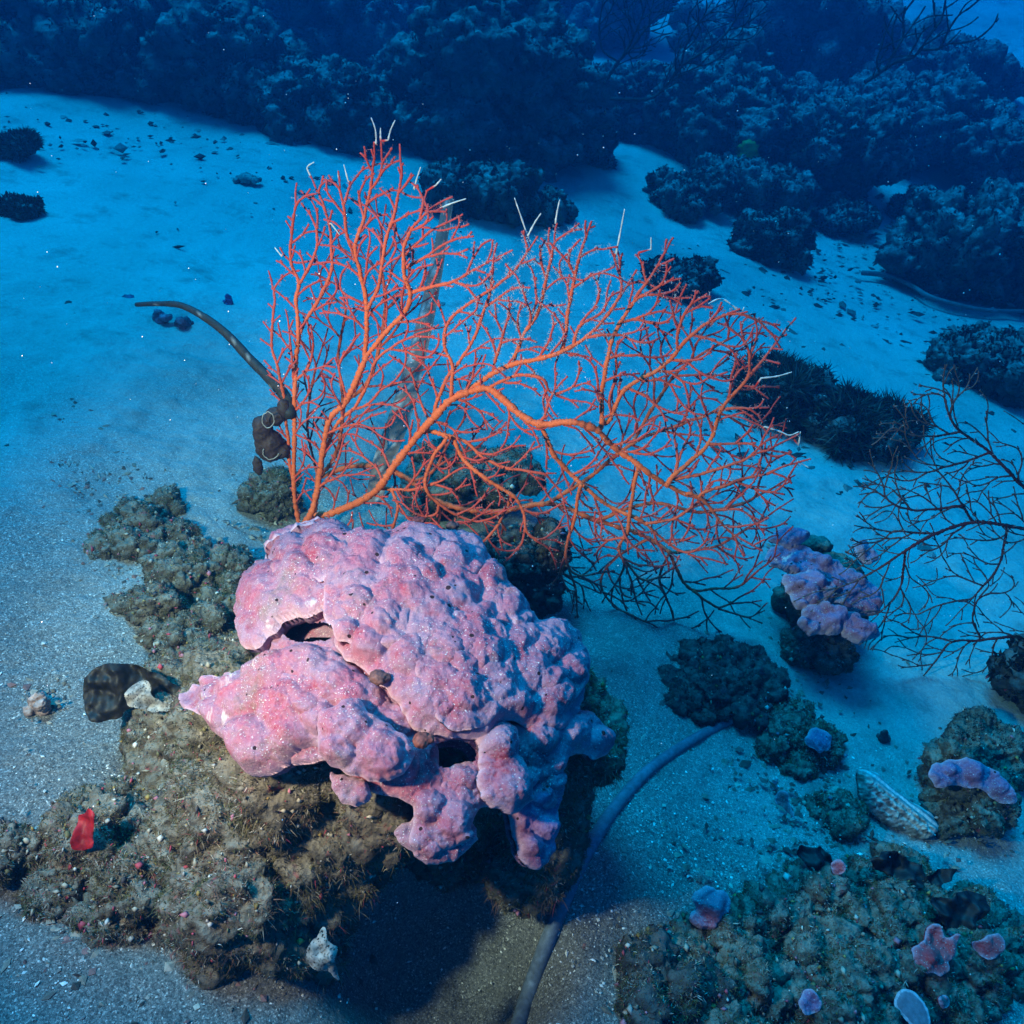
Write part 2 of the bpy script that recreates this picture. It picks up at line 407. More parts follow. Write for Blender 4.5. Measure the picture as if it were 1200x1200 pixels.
def pillow(poly, surf, step, top, bot, rimw, bumps=(), namp=0.0, nscale=0.03, seed=0, lift=0.0, wob=2.0, hfun=None, flare=0.0):
    """closed solid plate whose outline is poly, lying on surf(px,py)->(P,N)"""
    pl = crom(poly, 5, True)
    ang = np.arange(len(pl))
    pl = pl + wob * np.stack([n2(pl[:, 0], pl[:, 1], 11, seed + 1, 2), n2(pl[:, 0], pl[:, 1], 11, seed + 2, 2)], 1)
    x0, y0 = pl.min(0) - step; x1, y1 = pl.max(0) + step
    gx = np.arange(x0, x1 + step, step); gy = np.arange(y0, y1 + step, step)
    X, Y = np.meshgrid(gx, gy); sh = X.shape; X = X.ravel(); Y = Y.ravel()
    d, bx, by = bdist(X, Y, pl); ins = inside(X, Y, pl)
    snap = ((~ins) & (d < step * 0.75)) | (ins & (d < step * 0.4))
    X = np.where(snap, bx, X); Y = np.where(snap, by, Y); d = np.where(ins & ~snap, d, 0.0); keep = ins | snap
    idx = np.arange(len(X)).reshape(sh)
    qd = np.stack([idx[:-1, :-1], idx[1:, :-1], idx[1:, 1:], idx[:-1, 1:]], -1).reshape(-1, 4)
    qd = qd[keep[qd].all(1)]
    used = np.unique(qd); mp = -np.ones(len(X), int); mp[used] = np.arange(len(used)); qd = mp[qd]
    X, Y, d = X[used], Y[used], d[used]
    ed = np.sort(np.concatenate([qd[:, [0, 1]], qd[:, [1, 2]], qd[:, [2, 3]], qd[:, [3, 0]]]), 1)
    ue, ct = np.unique(ed, axis=0, return_counts=True); ue = ue[ct == 1]
    for _ in range(5):     # iron the stepped outline smooth
        sx = np.zeros(len(X)); sy = np.zeros(len(X)); sn = np.zeros(len(X))
        for a_, b_ in ((0, 1), (1, 0)):
            np.add.at(sx, ue[:, a_], X[ue[:, b_]]); np.add.at(sy, ue[:, a_], Y[ue[:, b_]]); np.add.at(sn, ue[:, a_], 1)
        m_ = sn > 0; X = np.where(m_, 0.5 * X + 0.5 * sx / np.maximum(sn, 1), X); Y = np.where(m_, 0.5 * Y + 0.5 * sy / np.maximum(sn, 1), Y)
    d = np.where(sn > 0, 0.0, d)
    P, N = surf(X, Y)
    t = np.clip(d / rimw, 0, 1); prof = np.sqrt(np.maximum(1 - (1 - t) ** 2, 0))
    h = top * prof
    if len(bumps):
        s_ = KPX * depth(P); acc = np.zeros(len(X))
        for cx, cy_, r, a in bumps:
            rr = ((X - cx) ** 2 + (Y - cy_) ** 2) / (0.88 * r) ** 2
            acc += np.exp(8 * a * np.clip(1 - rr, 0, 1) ** 0.7) - 1
        h = h + np.log1p(acc) / 8 * 19 * s_ * np.minimum(prof * 1.2, 1)
    if namp: h = h + namp * (fbm(P / nscale, 4, seed + 5) + 0.55 * ridged(P / (nscale * 0.55), 3, seed + 6) - 0.3) * np.minimum(1, 0.35 + prof)
    if flare: h = h + flare * np.exp(-d / 7) * (0.4 + n2(X, Y, 25, seed + 8, 2))
    if hfun is not None: h = h + hfun(X, Y, d) * prof
    T_ = P + N * (lift + h)[:, None]
    hb = -bot * prof
    if flare: hb = hb + flare * np.exp(-d / 7) * (0.4 + n2(X, Y, 25, seed + 8, 2))
    if namp: hb = hb + (namp * fbm(P / nscale, 4, seed + 5) * 0.35) * (1 - t)
    B_ = P + N * (lift + hb)[:, None]
    n = len(X)
    V = np.concatenate([T_, B_])
    # merge the shared rim vertices by simply closing with both sheets meeting at the outline
    Q = np.concatenate([qd, (qd + n)[:, ::-1]])
    ed = np.sort(np.concatenate([qd[:, [0, 1]], qd[:, [1, 2]], qd[:, [2, 3]], qd[:, [3, 0]]]), 1)
    ue, ct = np.unique(ed, axis=0, return_counts=True); ue = ue[ct == 1]
    Q = np.concatenate([Q, np.stack([ue[:, 0], ue[:, 1], ue[:, 1] + n, ue[:, 0] + n], 1)])
    rim = np.concatenate([np.exp(-d / 2.2), np.zeros(n)])
    return V, Q, rim, np.concatenate([X, X]), np.concatenate([Y, Y]), np.concatenate([d, d])

def plane_surf(p0, nvec, curl=0.0, cs=0.05, seed=0):
    p0 = np.array(p0, float); nv = nrm(np.array(nvec, float))
    def f(X, Y):
        d = rays(X, Y); t = ((p0 - CAM) @ nv) / (d @ nv); P = CAM + d * t[:, None]
        N = np.tile(nv, (len(X), 1))
        if curl: P = P + N * (curl * fbm(P / cs, 2, seed + 20))[:, None]
        return P, N
    return f

def tube(pts, rad, sides=8, cap=True):
    p = np.asarray(pts, float); n = len(p); rad = np.broadcast_to(np.asarray(rad, float), (n,))
    tg = nrm(np.gradient(p, axis=0))
    ref = np.array([0.13, 0.97, 0.21]); a = nrm(np.cross(tg, ref)); b = np.cross(tg, a)
    th = np.arange(sides) / sides * 2 * np.pi
    ring = a[:, None] * np.cos(th)[None, :, None] + b[:, None] * np.sin(th)[None, :, None]
    V = (p[:, None] + ring * rad[:, None, None]).reshape(-1, 3)
    i = np.arange(n - 1)[:, None] * sides; j = np.arange(sides)[None]; j2 = (j + 1) % sides
    Q = np.stack([i + j, i + j2, i + sides + j2, i + sides + j], -1).reshape(-1, 4)
    T = []
    if cap:
        V = np.concatenate([V, p[:1], p[-1:] + tg[-1:] * rad[-1] * 0.6]); e = n * sides
        T = [(e, (k + 1) % sides, k) for k in range(sides)] + [(e + 1, (n - 1) * sides + k, (n - 1) * sides + (k + 1) % sides) for k in range(sides)]
    return V, Q, np.array(T).reshape(-1, 3)

# ------------------------------------------------------------------ haze (the water) and seabed
def axis(lo, hi, core0, core1, st, grow=1.09):
    c = list(np.arange(core0, core1, st)); s = st; x = core1
    while x < hi: c.append(x); s *= grow; x += s
    c.append(hi); s = st; x = core0 - st
    while x > lo: c.insert(0, x); s *= grow; x -= s
    c.insert(0, lo); return np.array(c)

gx = axis(-45, 45, -1.25, 1.25, 0.0085); gy = axis(-3, 55, 0.35, 2.4, 0.0085)
X, Y = np.meshgrid(gx, gy); sh = X.shape; xr, yr = X.ravel(), Y.ravel()
z = G(xr, yr)
near = np.clip(1.6 - np.hypot(xr, yr - 1.2) / 3.5, 0, 1)
z = z + near * (0.0045 * n2(xr, yr, 0.045, 3, 3) + 0.0035 * np.clip(n2(xr, yr, 0.10, 31, 3), 0, 1))
far = np.clip((np.hypot(xr, yr) - 2.5) / 4, 0, 1)
z = z + (1 - far) * 0.010 * ridged(np.stack([xr / 0.42 + 0.5 * yr, yr / 0.30, xr * 0 + 2.2], 1), 3, 4) * np.clip((yr - 1.3) / 0.8, 0, 1)
z = z + far * 0.10 * n2(xr, yr, 1.7, 12, 4)
idx = np.arange(len(xr)).reshape(sh)
q = np.stack([idx[:-1, :-1], idx[:-1, 1:], idx[1:, 1:], idx[1:, :-1]], -1).reshape(-1, 4)
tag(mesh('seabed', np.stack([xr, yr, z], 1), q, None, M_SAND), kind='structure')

hz = bpy.data.materials.new('sea_water'); hz.use_nodes = True; t = hz.node_tree; t.nodes.clear()
ho = t.nodes.new('ShaderNodeOutputMaterial'); hv = t.nodes.new('ShaderNodeVolumePrincipled')
hv.inputs['Color'].default_value = (0.003, 0.036, 0.080, 1)
hv.inputs['Absorption Color'].default_value = (0.0, 0.73, 0.955, 1)
hv.inputs['Density'].default_value = 0.5
hv.inputs['Anisotropy'].default_value = 0.45
t.links.new(hv.outputs[0], ho.inputs['Volume'])
hb = np.array([(x, y, zz) for x in (-46, 46) for y in (-4, 56) for zz in (-3.2, 3.2)], float)
tag(mesh('haze', hb, [(0, 1, 3, 2), (4, 6, 7, 5), (0, 4, 5, 1), (2, 3, 7, 6), (0, 2, 6, 4), (1, 5, 7, 3)], None, hz, smooth=False), kind='stuff')

# ------------------------------------------------------------------ rocks
ROCKV = []
def on_rock(px, py, rad=5.0):
    """the point of the rocks (or the sand) that stands at this place"""
    best = gp(px, py); bd = depth(best)
    for V in ROCKV:
        r = V - CAM; dz = r[:, 1] * CP - r[:, 2] * SP; x = 600 + r[:, 0] / dz / KPX; y = 600 - (r[:, 1] * SP + r[:, 2] * CP) / dz / KPX
        m = (np.hypot(x - px, y - py) < rad) & (dz > 0.1)
        if m.any():
            k = np.where(m)[0][dz[m].argmin()]
            if dz[k] < bd: best = V[k]; bd = dz[k]
    return np.array(best)
def make_rock(name, label, cat, blobs, voxel, amp, s, seed, mat, group=None, turf=0, tl=0.012, tw=0.0012, pal=PAL_TURF, zmin=-0.6, pits=0.5, where=None, cover=0.0, clump=0.05, single=False):
    V, q = remesh_blobs(blobs, voxel); V = roughen(V, q, amp, s, seed, pits, 0.6, max(voxel * 1.3, 0.0045))
    base = V.mean(0); base[2] = V[:, 2].min()
    rng = np.random.default_rng(seed)
    if not turf and single:
        return tag(mesh(name, V, q, None, mat), label, cat, group), V, q
    root = thing(name, base, label, cat, group)
    mesh('rock_body', V, q, None, mat, root)
    if turf:
        a = blades(V, q, turf, tl, tw, rng, pal, zmin, clump, cover, where=where)
        tag(mesh('algal_turf', a[0], a[1], a[2], M_TURF, root, a[3]), kind='stuff')
    if turf and mat is not M_FAR: crumbs(root, V, q, max(120, turf // 45), seed)
    ROCKV.append(V); return root, V, q

def crumbs(root, V, q, n, seed):
    """little shells, sponge dabs and broken coral stuck all over a rock"""
    rng = np.random.default_rng(seed + 5); N = normals(V, q); ok = np.where(N[:, 2] > -0.2)[0]; k = rng.choice(ok, n)
    o8 = np.array([(1, 0, 0), (0, 1, 0), (-1, 0, 0), (0, -1, 0), (0, 0, 1), (0, 0, -1)], float)
    tr = np.array([(0, 1, 4), (1, 2, 4), (2, 3, 4), (3, 0, 4), (1, 0, 5), (2, 1, 5), (3, 2, 5), (0, 3, 5)])
    sz = 0.0022 * np.exp(np.clip(rng.normal(0, 0.5, n), -1, 0.9)); st = rng.uniform(0.3, 1.5, (n, 1, 3))
    v = o8[None] * sz[:, None, None] * st * rng.uniform(0.6, 1.4, (n, 6, 1)) + (V[k] + N[k] * 0.002)[:, None]
    pal = np.array([(0.30, 0.26, 0.20), (0.10, 0.085, 0.065), (0.05, 0.04, 0.04), (0.42, 0.39, 0.35), (0.34, 0.05, 0.07), (0.40, 0.14, 0.18), (0.26, 0.17, 0.05), (0.14, 0.12, 0.05)])
    c = pal[rng.choice(8, n, p=(.2, .2, .15, .12, .1, .08, .08, .07))] * rng.uniform(0.6, 1.3, (n, 1))
    tag(mesh('encrusting_growth', v.reshape(-1, 3), None, (tr[None] + np.arange(n)[:, None, None] * 6).reshape(-1, 3), M_TINT, root, np.repeat(c, 6, 0)), kind='stuff')

def px_blobs(cx, base, wd, ht, seed, n=12, flat=0.75):
    """a craggy boulder of about wd x ht picture points standing with its foot at (cx, base)"""
    rng = np.random.default_rng(seed)
    g = gp(cx, base); s = KPX * depth(g); rx = wd * s / 2; ry = rx * flat
    d = g - CAM; th = math.atan2(-d[2], d[1]); H = ht * s / 2
    rem = H * H - (ry * math.sin(th)) ** 2
    rz = max(math.sqrt(rem) / math.cos(th) if rem > 0 else 0, 0.32 * H)
    c = PY(cx, base - ht * 0.5, g[1] + ry * 0.6)
    gz = float(G(c[0], c[1])); c[2] = min(c[2], gz + rz * 0.9)
    bl = [(c, (rx * 0.62, ry * 0.62, rz * 0.62))]
    for k in range(n):
        a = rng.uniform(0, 2 * math.pi); rr = rng.uniform(0.3, 0.85); f = rng.uniform(0.2, 0.48)
        p = c + np.array([math.cos(a) * rx * rr, math.sin(a) * ry * rr, rng.uniform(-0.6, 0.75) * rz * (1 - 0.5 * rr)])
        p[2] = min(p[2], float(G(p[0], p[1])) + rz * 1.3)
        bl.append((p, np.array([rx, ry, rz * 1.1]) * f * rng.uniform(0.7, 1.3, 3), rng.uniform(0, 3.1)))
    if c[2] - rz * 0.7 > gz: bl.append((np.array([c[0], c[1], (gz + c[2]) / 2]), (rx * 0.6, ry * 0.6, max((c[2] - gz) * 0.7, 0.03))))
    return bl, rx

#BACKGROUND
FAR = [
 # cx, base, w, h, label
 (55, 100, 300, 150, 'long dark reef ledge filling the top left corner'),
 (105, 112, 110, 70, 'low dark boulder in front of the top left ledge'),
 (235, 132, 200, 130, 'dark rugged boulder right of the top left ledge, behind the pale sand'),
 (300, 150, 110, 80, 'small dark rock at the sand edge above the orange fan, left one'),
 (395, 178, 150, 110, 'dark rock at the sand edge straight above the orange fan top'),
 (350, 70, 220, 120, 'broad dark reef block at the top left of centre'),
 (470, 60, 180, 110, 'dark overhanging reef block at the top centre'),
 (600, 215, 210, 240, 'tall dark boulder with a pale blue coral patch, top centre'),
 (515, 190, 120, 70, 'low dusty rock left of the tall centre boulder'),
 (560, 262, 110, 70, 'low greenish rock in front of the tall centre boulder'),
 (745, 170, 100, 90, 'hazy dark rock right of the tall centre boulder'),
 (845, 205, 170, 150, 'dark cavernous boulder holding the yellow green sponge'),
 (800, 258, 90, 55, 'rounded smooth grey rock below the cavernous boulder'),
 (880, 255, 110, 70, 'broken dark rock right of the rounded grey rock'),
 (915, 110, 240, 120, 'large hazy reef block at the top right of centre'),
 (990, 240, 130, 110, 'dark boulder under pale coral crusts, upper right'),
 (995, 272, 70, 35, 'small round dark rock at the foot of the upper right boulder'),
 (1080, 200, 150, 110, 'hazy rock behind the small sand pocket, upper right'),
 (1130, 345, 200, 120, 'wide dark rock above the grey cable, right edge'),
 (1190, 240, 160, 100, 'hazy dark rock at the right edge above the cable rock'),
 (910, 315, 80, 65, 'small ragged dark rock on the sand right of the fan top'),
 (800, 350, 75, 45, 'dark rock peeping out behind the upper right fan branches'),
 (930, 500, 120, 66, 'dark weedy rock right of the orange fan tips'),
 (1015, 540, 110, 62, 'dark weedy rock behind the brown fan'),
 (1170, 470, 150, 90, 'dark rock behind the top of the brown fan'),
 (1120, 130, 150, 70, 'faint hazy reef lump below the upper right corner'),
 (690, 55, 190, 90, 'faint reef crest along the top edge, right of the tall centre boulder'),
 (150, 40, 260, 120, 'dark reef crest along the top edge, left'),
 (475, 128, 110, 80, 'dark broken rock left of the tall centre boulder, under the overhang'),
 (690, 205, 80, 80, 'small dark buttress at the right foot of the tall centre boulder'),
 (960, 170, 130, 70, 'low hazy rock with pale crust behind the upper right boulder'),
 (1075, 262, 60, 40, 'tiny rock in the small sand pocket, upper right'),
 (630, 262, 90, 40, 'flat dusty rock right of the greenish rock'),
 (1050, 130, 190, 80, 'hazy low reef behind the wispy fan, upper right'),
 (15, 185, 52, 26, 'small weedy dark rock on the pale sand at the left edge'),
 (22, 250, 52, 18, 'dark flat stone on the pale sand at the left edge'),
 (1235, 850, 130, 110, 'dark shaded rock under the brown fan at the right edge'),
]
for i, (cx, base, wd, ht, lab) in enumerate(FAR):
    bl, rx = px_blobs(cx, base, wd, ht, 300 + i, 14)
    LAST = make_rock('reef_rock', lab, 'rock', bl, max(rx / 34, 0.006), rx * 0.26, rx * 0.42, 500 + i, M_FAR, 'background reef rocks',
              turf=int(2500 + 14 * wd), tl=0.014 + rx * 0.016, tw=0.004 + rx * 0.004, pal=PAL_DARK, zmin=-0.2, clump=rx * 0.3)
    if 'weedy' in lab:
        rt, V, q = LAST; a = blades(V, q, 7000, rx * 0.30, 0.0022, np.random.default_rng(i), PAL_DARK * 1.8, -0.1, rx * 0.5, 0.3, 0.2)
        tag(mesh('seaweed_fronds', a[0], a[1], a[2], M_TURF, rt, a[3]), kind='stuff')

#MIDGROUND
def mid_rock(name, lab, cx, base, wd, ht, seed, turf, tl=0.0062, tw=0.00065, mat=None, amp=0.26, pal=PAL_TURF, group=None, n=14):
    bl, rx = px_blobs(cx, base, wd, ht, seed, n)
    return make_rock(name, lab, 'rock', bl, max(rx / 38, 0.003), min(rx * amp, 0.022), min(rx * 0.42, 0.07), seed, mat or M_ROCK, group, int(turf * 1.6), tl, tw, pal, clump=rx * 0.35)

# the big boulder that carries the pink crust
X0, Y0, ZT, KA, KB = -0.15, 0.93, 0.455, 2.0, 1.30
def dome(X, Y):
    d = rays(X, Y); o = CAM - np.array([X0, Y0, ZT])
    A = KA * d[:, 0] ** 2 + KB * d[:, 1] ** 2
    B = d[:, 2] + 2 * KA * o[0] * d[:, 0] + 2 * KB * o[1] * d[:, 1]
    C = o[2] + KA * o[0] ** 2 + KB * o[1] ** 2
    D = np.sqrt(np.maximum(B * B - 4 * A * C, 0)); t = (-B - D) / (2 * A)
    P = CAM + d * t[:, None]
    N = nrm(np.stack([2 * KA * (P[:, 0] - X0), 2 * KB * (P[:, 1] - Y0), np.ones(len(P))], 1))
    return P, N

boulder = thing('coral_boulder', (X0, Y0, 0.0), 'large boulder capped with lumpy pink coralline crust in front of the orange fan', 'coral rock')
bb = [(PZ(452, 948, 0.29), (0.05, 0.045, 0.05)), (PZ(345, 925, 0.27), (0.09, 0.05, 0.06)), (PZ(285, 985, 0.19), (0.08, 0.06, 0.08)),((X0, Y0 + 0.03, 0.20), (0.21, 0.18, 0.17)),
      (PZ(410, 900, 0.21), (0.13, 0.09, 0.10)),
      (PZ(300, 945, 0.16), (0.11, 0.09, 0.10)),
      (PZ(245, 985, 0.12), (0.09, 0.09, 0.09)),
      (PZ(330, 1030, 0.10), (0.10, 0.07, 0.08)),
      (PZ(255, 1090, 0.07), (0.08, 0.06, 0.07)),
      (PZ(400, 985, 0.14), (0.07, 0.05, 0.07)),
      (PZ(300, 1130, 0.03), (0.10, 0.05, 0.05)),
      (PZ(640, 960, 0.12), (0.05, 0.06, 0.13)),
      (PZ(620, 1010, 0.04), (0.045, 0.06, 0.06)),
      (PZ(300, 840, 0.20), (0.12, 0.12, 0.10)),
      (PZ(250, 860, 0.13), (0.12, 0.12, 0.10)),
      (PZ(640, 850, 0.24), (0.10, 0.10, 0.08)),
      ((-0.10, 0.90, 0.02), (0.16, 0.06, 0.12)), (PZ(285, 1075, 0.12), (0.085, 0.06, 0.10)), (PZ(345, 1085, 0.06), (0.06, 0.05, 0.09)), (PZ(385, 1010, 0.12), (0.05, 0.05, 0.10)), (PZ(400, 990, 0.17), (0.05, 0.06, 0.09)), (PZ(360, 1040, 0.12), (0.07, 0.05, 0.10))]
V, q = remesh_blobs(bb, 0.0045); V = roughen(V, q, 0.024, 0.07, 11, 0.7, 0.6, 0.0055)
ROCKV.append(V); mesh('rock_body', V, q, None, M_ROCK, boulder)
rng = np.random.default_rng(5)
a = blades(V, q, 170000, 0.0062, 0.0006, rng, PAL_TURF, -0.8, 0.05, -0.1)
tag(mesh('algal_turf', a[0], a[1], a[2], M_TURF, boulder, a[3]), kind='stuff')

MAIN = [(343,645),(372,634),(410,640),(436,652),(470,648),(520,648),(548,655),(565,680),(577,705),(598,722),(610,742),(640,745),(658,768),(666,800),(660,840),(640,865),(610,866),(590,856),(575,856),(562,876),(548,872),(500,870),(478,852),(466,832),(440,806),(420,792),(404,776),(396,738),(372,742),(345,752),(318,776),(302,765),(297,735),(305,700),(325,672),(328,655)]
BM = [(358,668,26,.6),(400,660,30,.6),(440,676,26,.7),(490,668,32,.6),(535,678,26,.6),(425,704,34,.7),(478,716,36,.8),(330,712,34,.6),(370,702,30,.6),(352,736,26,.5),(524,720,30,.6),(562,706,20,.8),(575,735,30,.5),(455,742,30,.7),(500,752,30,.6),(620,772,28,.8),(648,800,22,.7),(590,775,26,.6),(530,790,46,.8),(560,826,36,.7),(508,826,36,.7),(600,806,28,.7),(624,832,24,.7),(480,790,24,.6),(440,776,22,.7),(414,742,20,.6),(545,755,24,.5),(585,842,20,.7)]
LEFT = [(300,790),(330,776),(365,760),(400,772),(430,796),(456,826),(436,852),(408,850),(396,880),(368,880),(345,898),(318,912),(298,906),(285,880),(268,868),(255,845),(252,825),(275,800)]
BL = [(330,800,30,.7),(372,790,26,.6),(300,826,28,.6),(400,812,26,.7),(345,838,30,.8),(312,876,34,.9),(352,868,26,.7),(386,850,22,.7),(420,830,20,.6),(276,845,20,.6)]
UNDER = [(338,668),(372,648),(436,664),(520,660),(556,690),(596,740),(645,770),(650,840),(690,872),(672,884),(640,900),(604,945),(560,948),(548,985),(500,998),(478,985),(484,945),(430,928),(395,896),(320,898),(277,858),(266,825),(312,785),(308,740),(316,695)]
BU = [(440,840,26,.6),(470,850,22,.6),(400,800,20,.5),(500,945,22,.7),(530,960,24,.7),(545,985,16,.6),(470,900,24,.6),(610,880,22,.6),(640,880,20,.6),(430,815,18,.5)]
plates = [
 ('under', UNDER, 0.006, 0.012, 0.02, 14, BU, 0.0),
 ('r4', [(606,905),(640,902),(660,928),(656,985),(636,1022),(612,1000),(602,950)], -0.012, 0.014, 0.03, 12, [(630,930,18,.7),(640,970,18,.7),(622,990,16,.6)], 0.0),
 ('main', MAIN, 0.030, 0.018, 0.03, 22, BM, 0.0),
 ('l', LEFT, 0.012, 0.02, 0.03, 18, BL, 0.0),
 ('p1', [(492,762),(530,746),(568,760),(582,800),(572,845),(546,868),(512,864),(490,832),(482,792)], 0.048, 0.009, 0.03, 10, [(515,785,20,.5),(550,790,22,.5),(535,830,24,.6),(510,815,16,.4)], 0.004),
 ('p2', [(596,766),(630,756),(655,776),(660,812),(640,838),(606,832),(592,800)], 0.047, 0.008, 0.03, 9, [(615,785,18,.5),(640,805,18,.5),(618,815,16,.5)], 0.004),
 ('p3', [(338,668),(372,644),(412,650),(420,690),(386,716),(348,706)], 0.048, 0.008, 0.03, 9, [(360,675,20,.5),(395,680,20,.5),(372,698,16,.5)], 0.003),
 ('p4', [(448,668),(500,660),(545,668),(552,702),(512,724),(462,714)], 0.048, 0.007, 0.03, 9, [(475,690,20,.5),(520,690,20,.5),(498,708,14,.5)], 0.003),
 ('p5', [(402,718),(446,706),(480,735),(472,776),(428,782),(400,756)], 0.047, 0.008, 0.03, 9, [(430,738,20,.6),(452,758,16,.5),(420,765,14,.5)], 0.004),
 ('p6', [(560,712),(585,724),(600,746),(592,764),(566,752),(552,730)], 0.046, 0.008, 0.03, 8, [(576,738,16,.5)], 0.003),
 ('p7', [(330,812),(372,802),(398,822),(388,850),(350,862),(326,842)], 0.030, 0.008, 0.03, 8, [(355,828,20,.5),(376,838,14,.5)], 0.004),
 ('flare', [(234,836),(238,818),(260,804),(284,797),(296,812),(282,830),(262,846),(246,842)], 0.020, 0.006, 0.008, 8, [(268,824,14,.5)], 0.016),
 ('c', [(392,850),(410,838),(432,834),(444,850),(465,866),(484,885),(478,910),(455,922),(425,915),(400,905),(388,880)], 0.040, 0.016, 0.016, 16, [(420,865,26,.7),(452,892,26,.6),(412,892,20,.7)], 0.004),
 ('c2', [(400,908),(420,914),(436,922),(436,936),(424,946),(406,940),(398,922)], 0.022, 0.012, 0.012, 10, [], 0.003),
 ('r1', [(515,912),(530,898),(552,894),(566,912),(558,940),(530,946),(514,936)], 0.006, 0.010, 0.012, 10, [(540,915,18,.5)], 0.0),
 ('r2', [(552,866),(574,850),(592,866),(602,905),(608,935),(596,955),(575,952),(556,938),(552,900)], 0.026, 0.016, 0.016, 14, [(572,880,20,.8),(585,925,24,.7)], 0.003),
 ('r3', [(592,852),(640,842),(676,838),(700,858),(706,884),(690,892),(664,886),(648,912),(622,908),(600,888)], 0.012, 0.016, 0.02, 16, [(620,870,22,.8),(655,862,22,.7),(686,872,16,.7)], 0.0),
  ('fill', [(594,878),(650,888),(662,925),(644,950),(614,934),(600,910)], -0.004, 0.014, 0.02, 10, [(622,905,16,.6),(645,915,14,.6)], 0.0),
 ('b', [(482,958),(497,938),(520,942),(550,948),(562,985),(534,1008),(500,1012),(472,992),(462,974)], -0.012, 0.014, 0.016, 14, [(500,965,18,.8),(535,970,18,.8),(505,992,16,.8)], 0.004),
 ('m', [(470,880),(500,868),(515,880),(512,930),(500,945),(480,930),(470,905)], -0.004, 0.012, 0.02, 12, [], 0.0),
]
for i, (nm, poly, lift, top, bot, rw, bumps, fl_) in enumerate(plates):
    v, qq, rim, *_ = pillow(poly, dome, 1.5 if nm == 'main' else 1.4, top, bot, rw, bumps, 0.0052, 0.024, 60 + i * 7, lift, 4.5, None, fl_)
    if nm == 'under':
        ex = v[:, 0] * 0; cxy = np.stack([_[0], _[1]], 1)
        hole = lambda a, b, ra, rb: ((cxy[:, 0] - a) / ra) ** 2 + ((cxy[:, 1] - b) / rb) ** 2 < 1
        hm = hole(370, 750, 27, 11) | hole(527, 888, 25, 15)
        qq = qq[~hm[qq].any(1)]
    mesh('coralline_plate', v, qq, None, M_CRUSTP if nm == 'r4' else M_CRUST, boulder, None, rim)  # r4 takes the purple skin: the boulder's blue shade painted in

def rubble_field(name, lab, poly, n, rr, hz, seed, turf, mat=None, pal=PAL_TURF, tl=0.006):
    rng = np.random.default_rng(seed); pl = np.array(poly, float); x0, y0 = pl.min(0); x1, y1 = pl.max(0); bl = []
    while len(bl) < n:
        p = rng.uniform((x0, y0), (x1, y1))
        if not inside(p[:1], p[1:], pl)[0]: continue
        g = gp(*p); r = rr * rng.uniform(0.45, 1.35); d_ = float(bdist(p[:1], p[1:], pl)[0][0]); h = hz * rng.uniform(0.4, 1.3) * min(1, 0.35 + d_ / 45)
        bl.append((g + np.array([0, 0, h * 0.25]), (r, r * rng.uniform(0.6, 1.1), h), rng.uniform(0, 3.1)))
    return make_rock(name, lab, 'rock', bl, 0.0040, 0.021, 0.032, seed, mat or M_ROCK, None, turf, tl, 0.00065, pal, clump=0.04)
crumbs(boulder, V, q, 2600, 3)
LONG = np.array([(0.16, 0.13, 0.06), (0.24, 0.20, 0.13), (0.10, 0.085, 0.04), (0.34, 0.30, 0.24), (0.20, 0.11, 0.075)])
a = blades(V, q, 36000, 0.013, 0.00055, rng, LONG, -0.9, 0.06, 0.3, 0.9)
tag(mesh('shaggy_algae', a[0], a[1], a[2], M_TURF, boulder, a[3]), kind='stuff')
rubble_field('turf_rock', 'long crusty band of algae covered rubble left of the pink boulder', [(150,690),(190,655),(235,640),(300,660),(335,700),(310,770),(270,820),(200,800),(165,750)], 46, 0.034, 0.036, 21, 60000)
rubble_field('turf_rock', 'small pinkish rubble patch at the upper end of the left rubble band', [(112,640),(135,605),(180,585),(205,600),(215,650),(170,670)], 18, 0.026, 0.034, 22, 20000)
rubble_field('turf_rock', 'low fuzzy algae mound beside the red leaf, lower left', [(40,1030),(80,970),(130,950),(190,930),(225,1000),(220,1080),(150,1095),(70,1075)], 34, 0.034, 0.042, 23, 45000)
mid_rock('turf_rock', 'tiny dark fuzzy rock at the left edge of the picture', 10, 1020, 70, 60, 24, 4000, n=4)
mid_rock('rubble', 'small broken rubble lump at the foot of the orange fan', 318, 600, 80, 60, 25, 6000, n=5)
mid_rock('reef_rock', 'dark purple rock peeping out behind the pink boulder', 605, 735, 130, 120, 26, 9000, mat=M_DARKROCK, pal=PAL_DARK)
mid_rock('reef_rock', 'low weedy rock seen through the middle of the orange fan', 545, 610, 150, 100, 27, 6000, pal=PAL_DARK)
mid_rock('reef_rock', 'dark oblong stone lying across the cable end', 840, 834, 155, 70, 28, 6000, pal=PAL_DARK, mat=M_DARKROCK)
rubble_field('turf_rock', 'fuzzy rock right of the oblong stone with a purple tuft', [(890,858),(920,838),(950,856),(972,886),(950,904),(908,900)], 16, 0.034, 0.045, 29, 22000)
mid_rock('turf_rock', 'squat tan lump above the oblong stone, right of the dark fan tips', 955, 785, 80, 50, 30, 5000)
rubble_field('turf_rock', 'flat sandy rubble between fuzzy rock and ribbed shell', [(945,930),(975,930),(1000,950),(1010,972),(970,975)], 9, 0.022, 0.014, 31, 5000)
rubble_field('turf_rock', 'wide mossy rubble mound in the lower right corner', [(815,1095),(855,1065),(925,1030),(970,1018),(1060,1028),(1130,1058),(1175,1095),(1180,1150),(1120,1180),(1000,1225),(835,1225),(800,1150)], 85, 0.033, 0.040, 32, 100000)
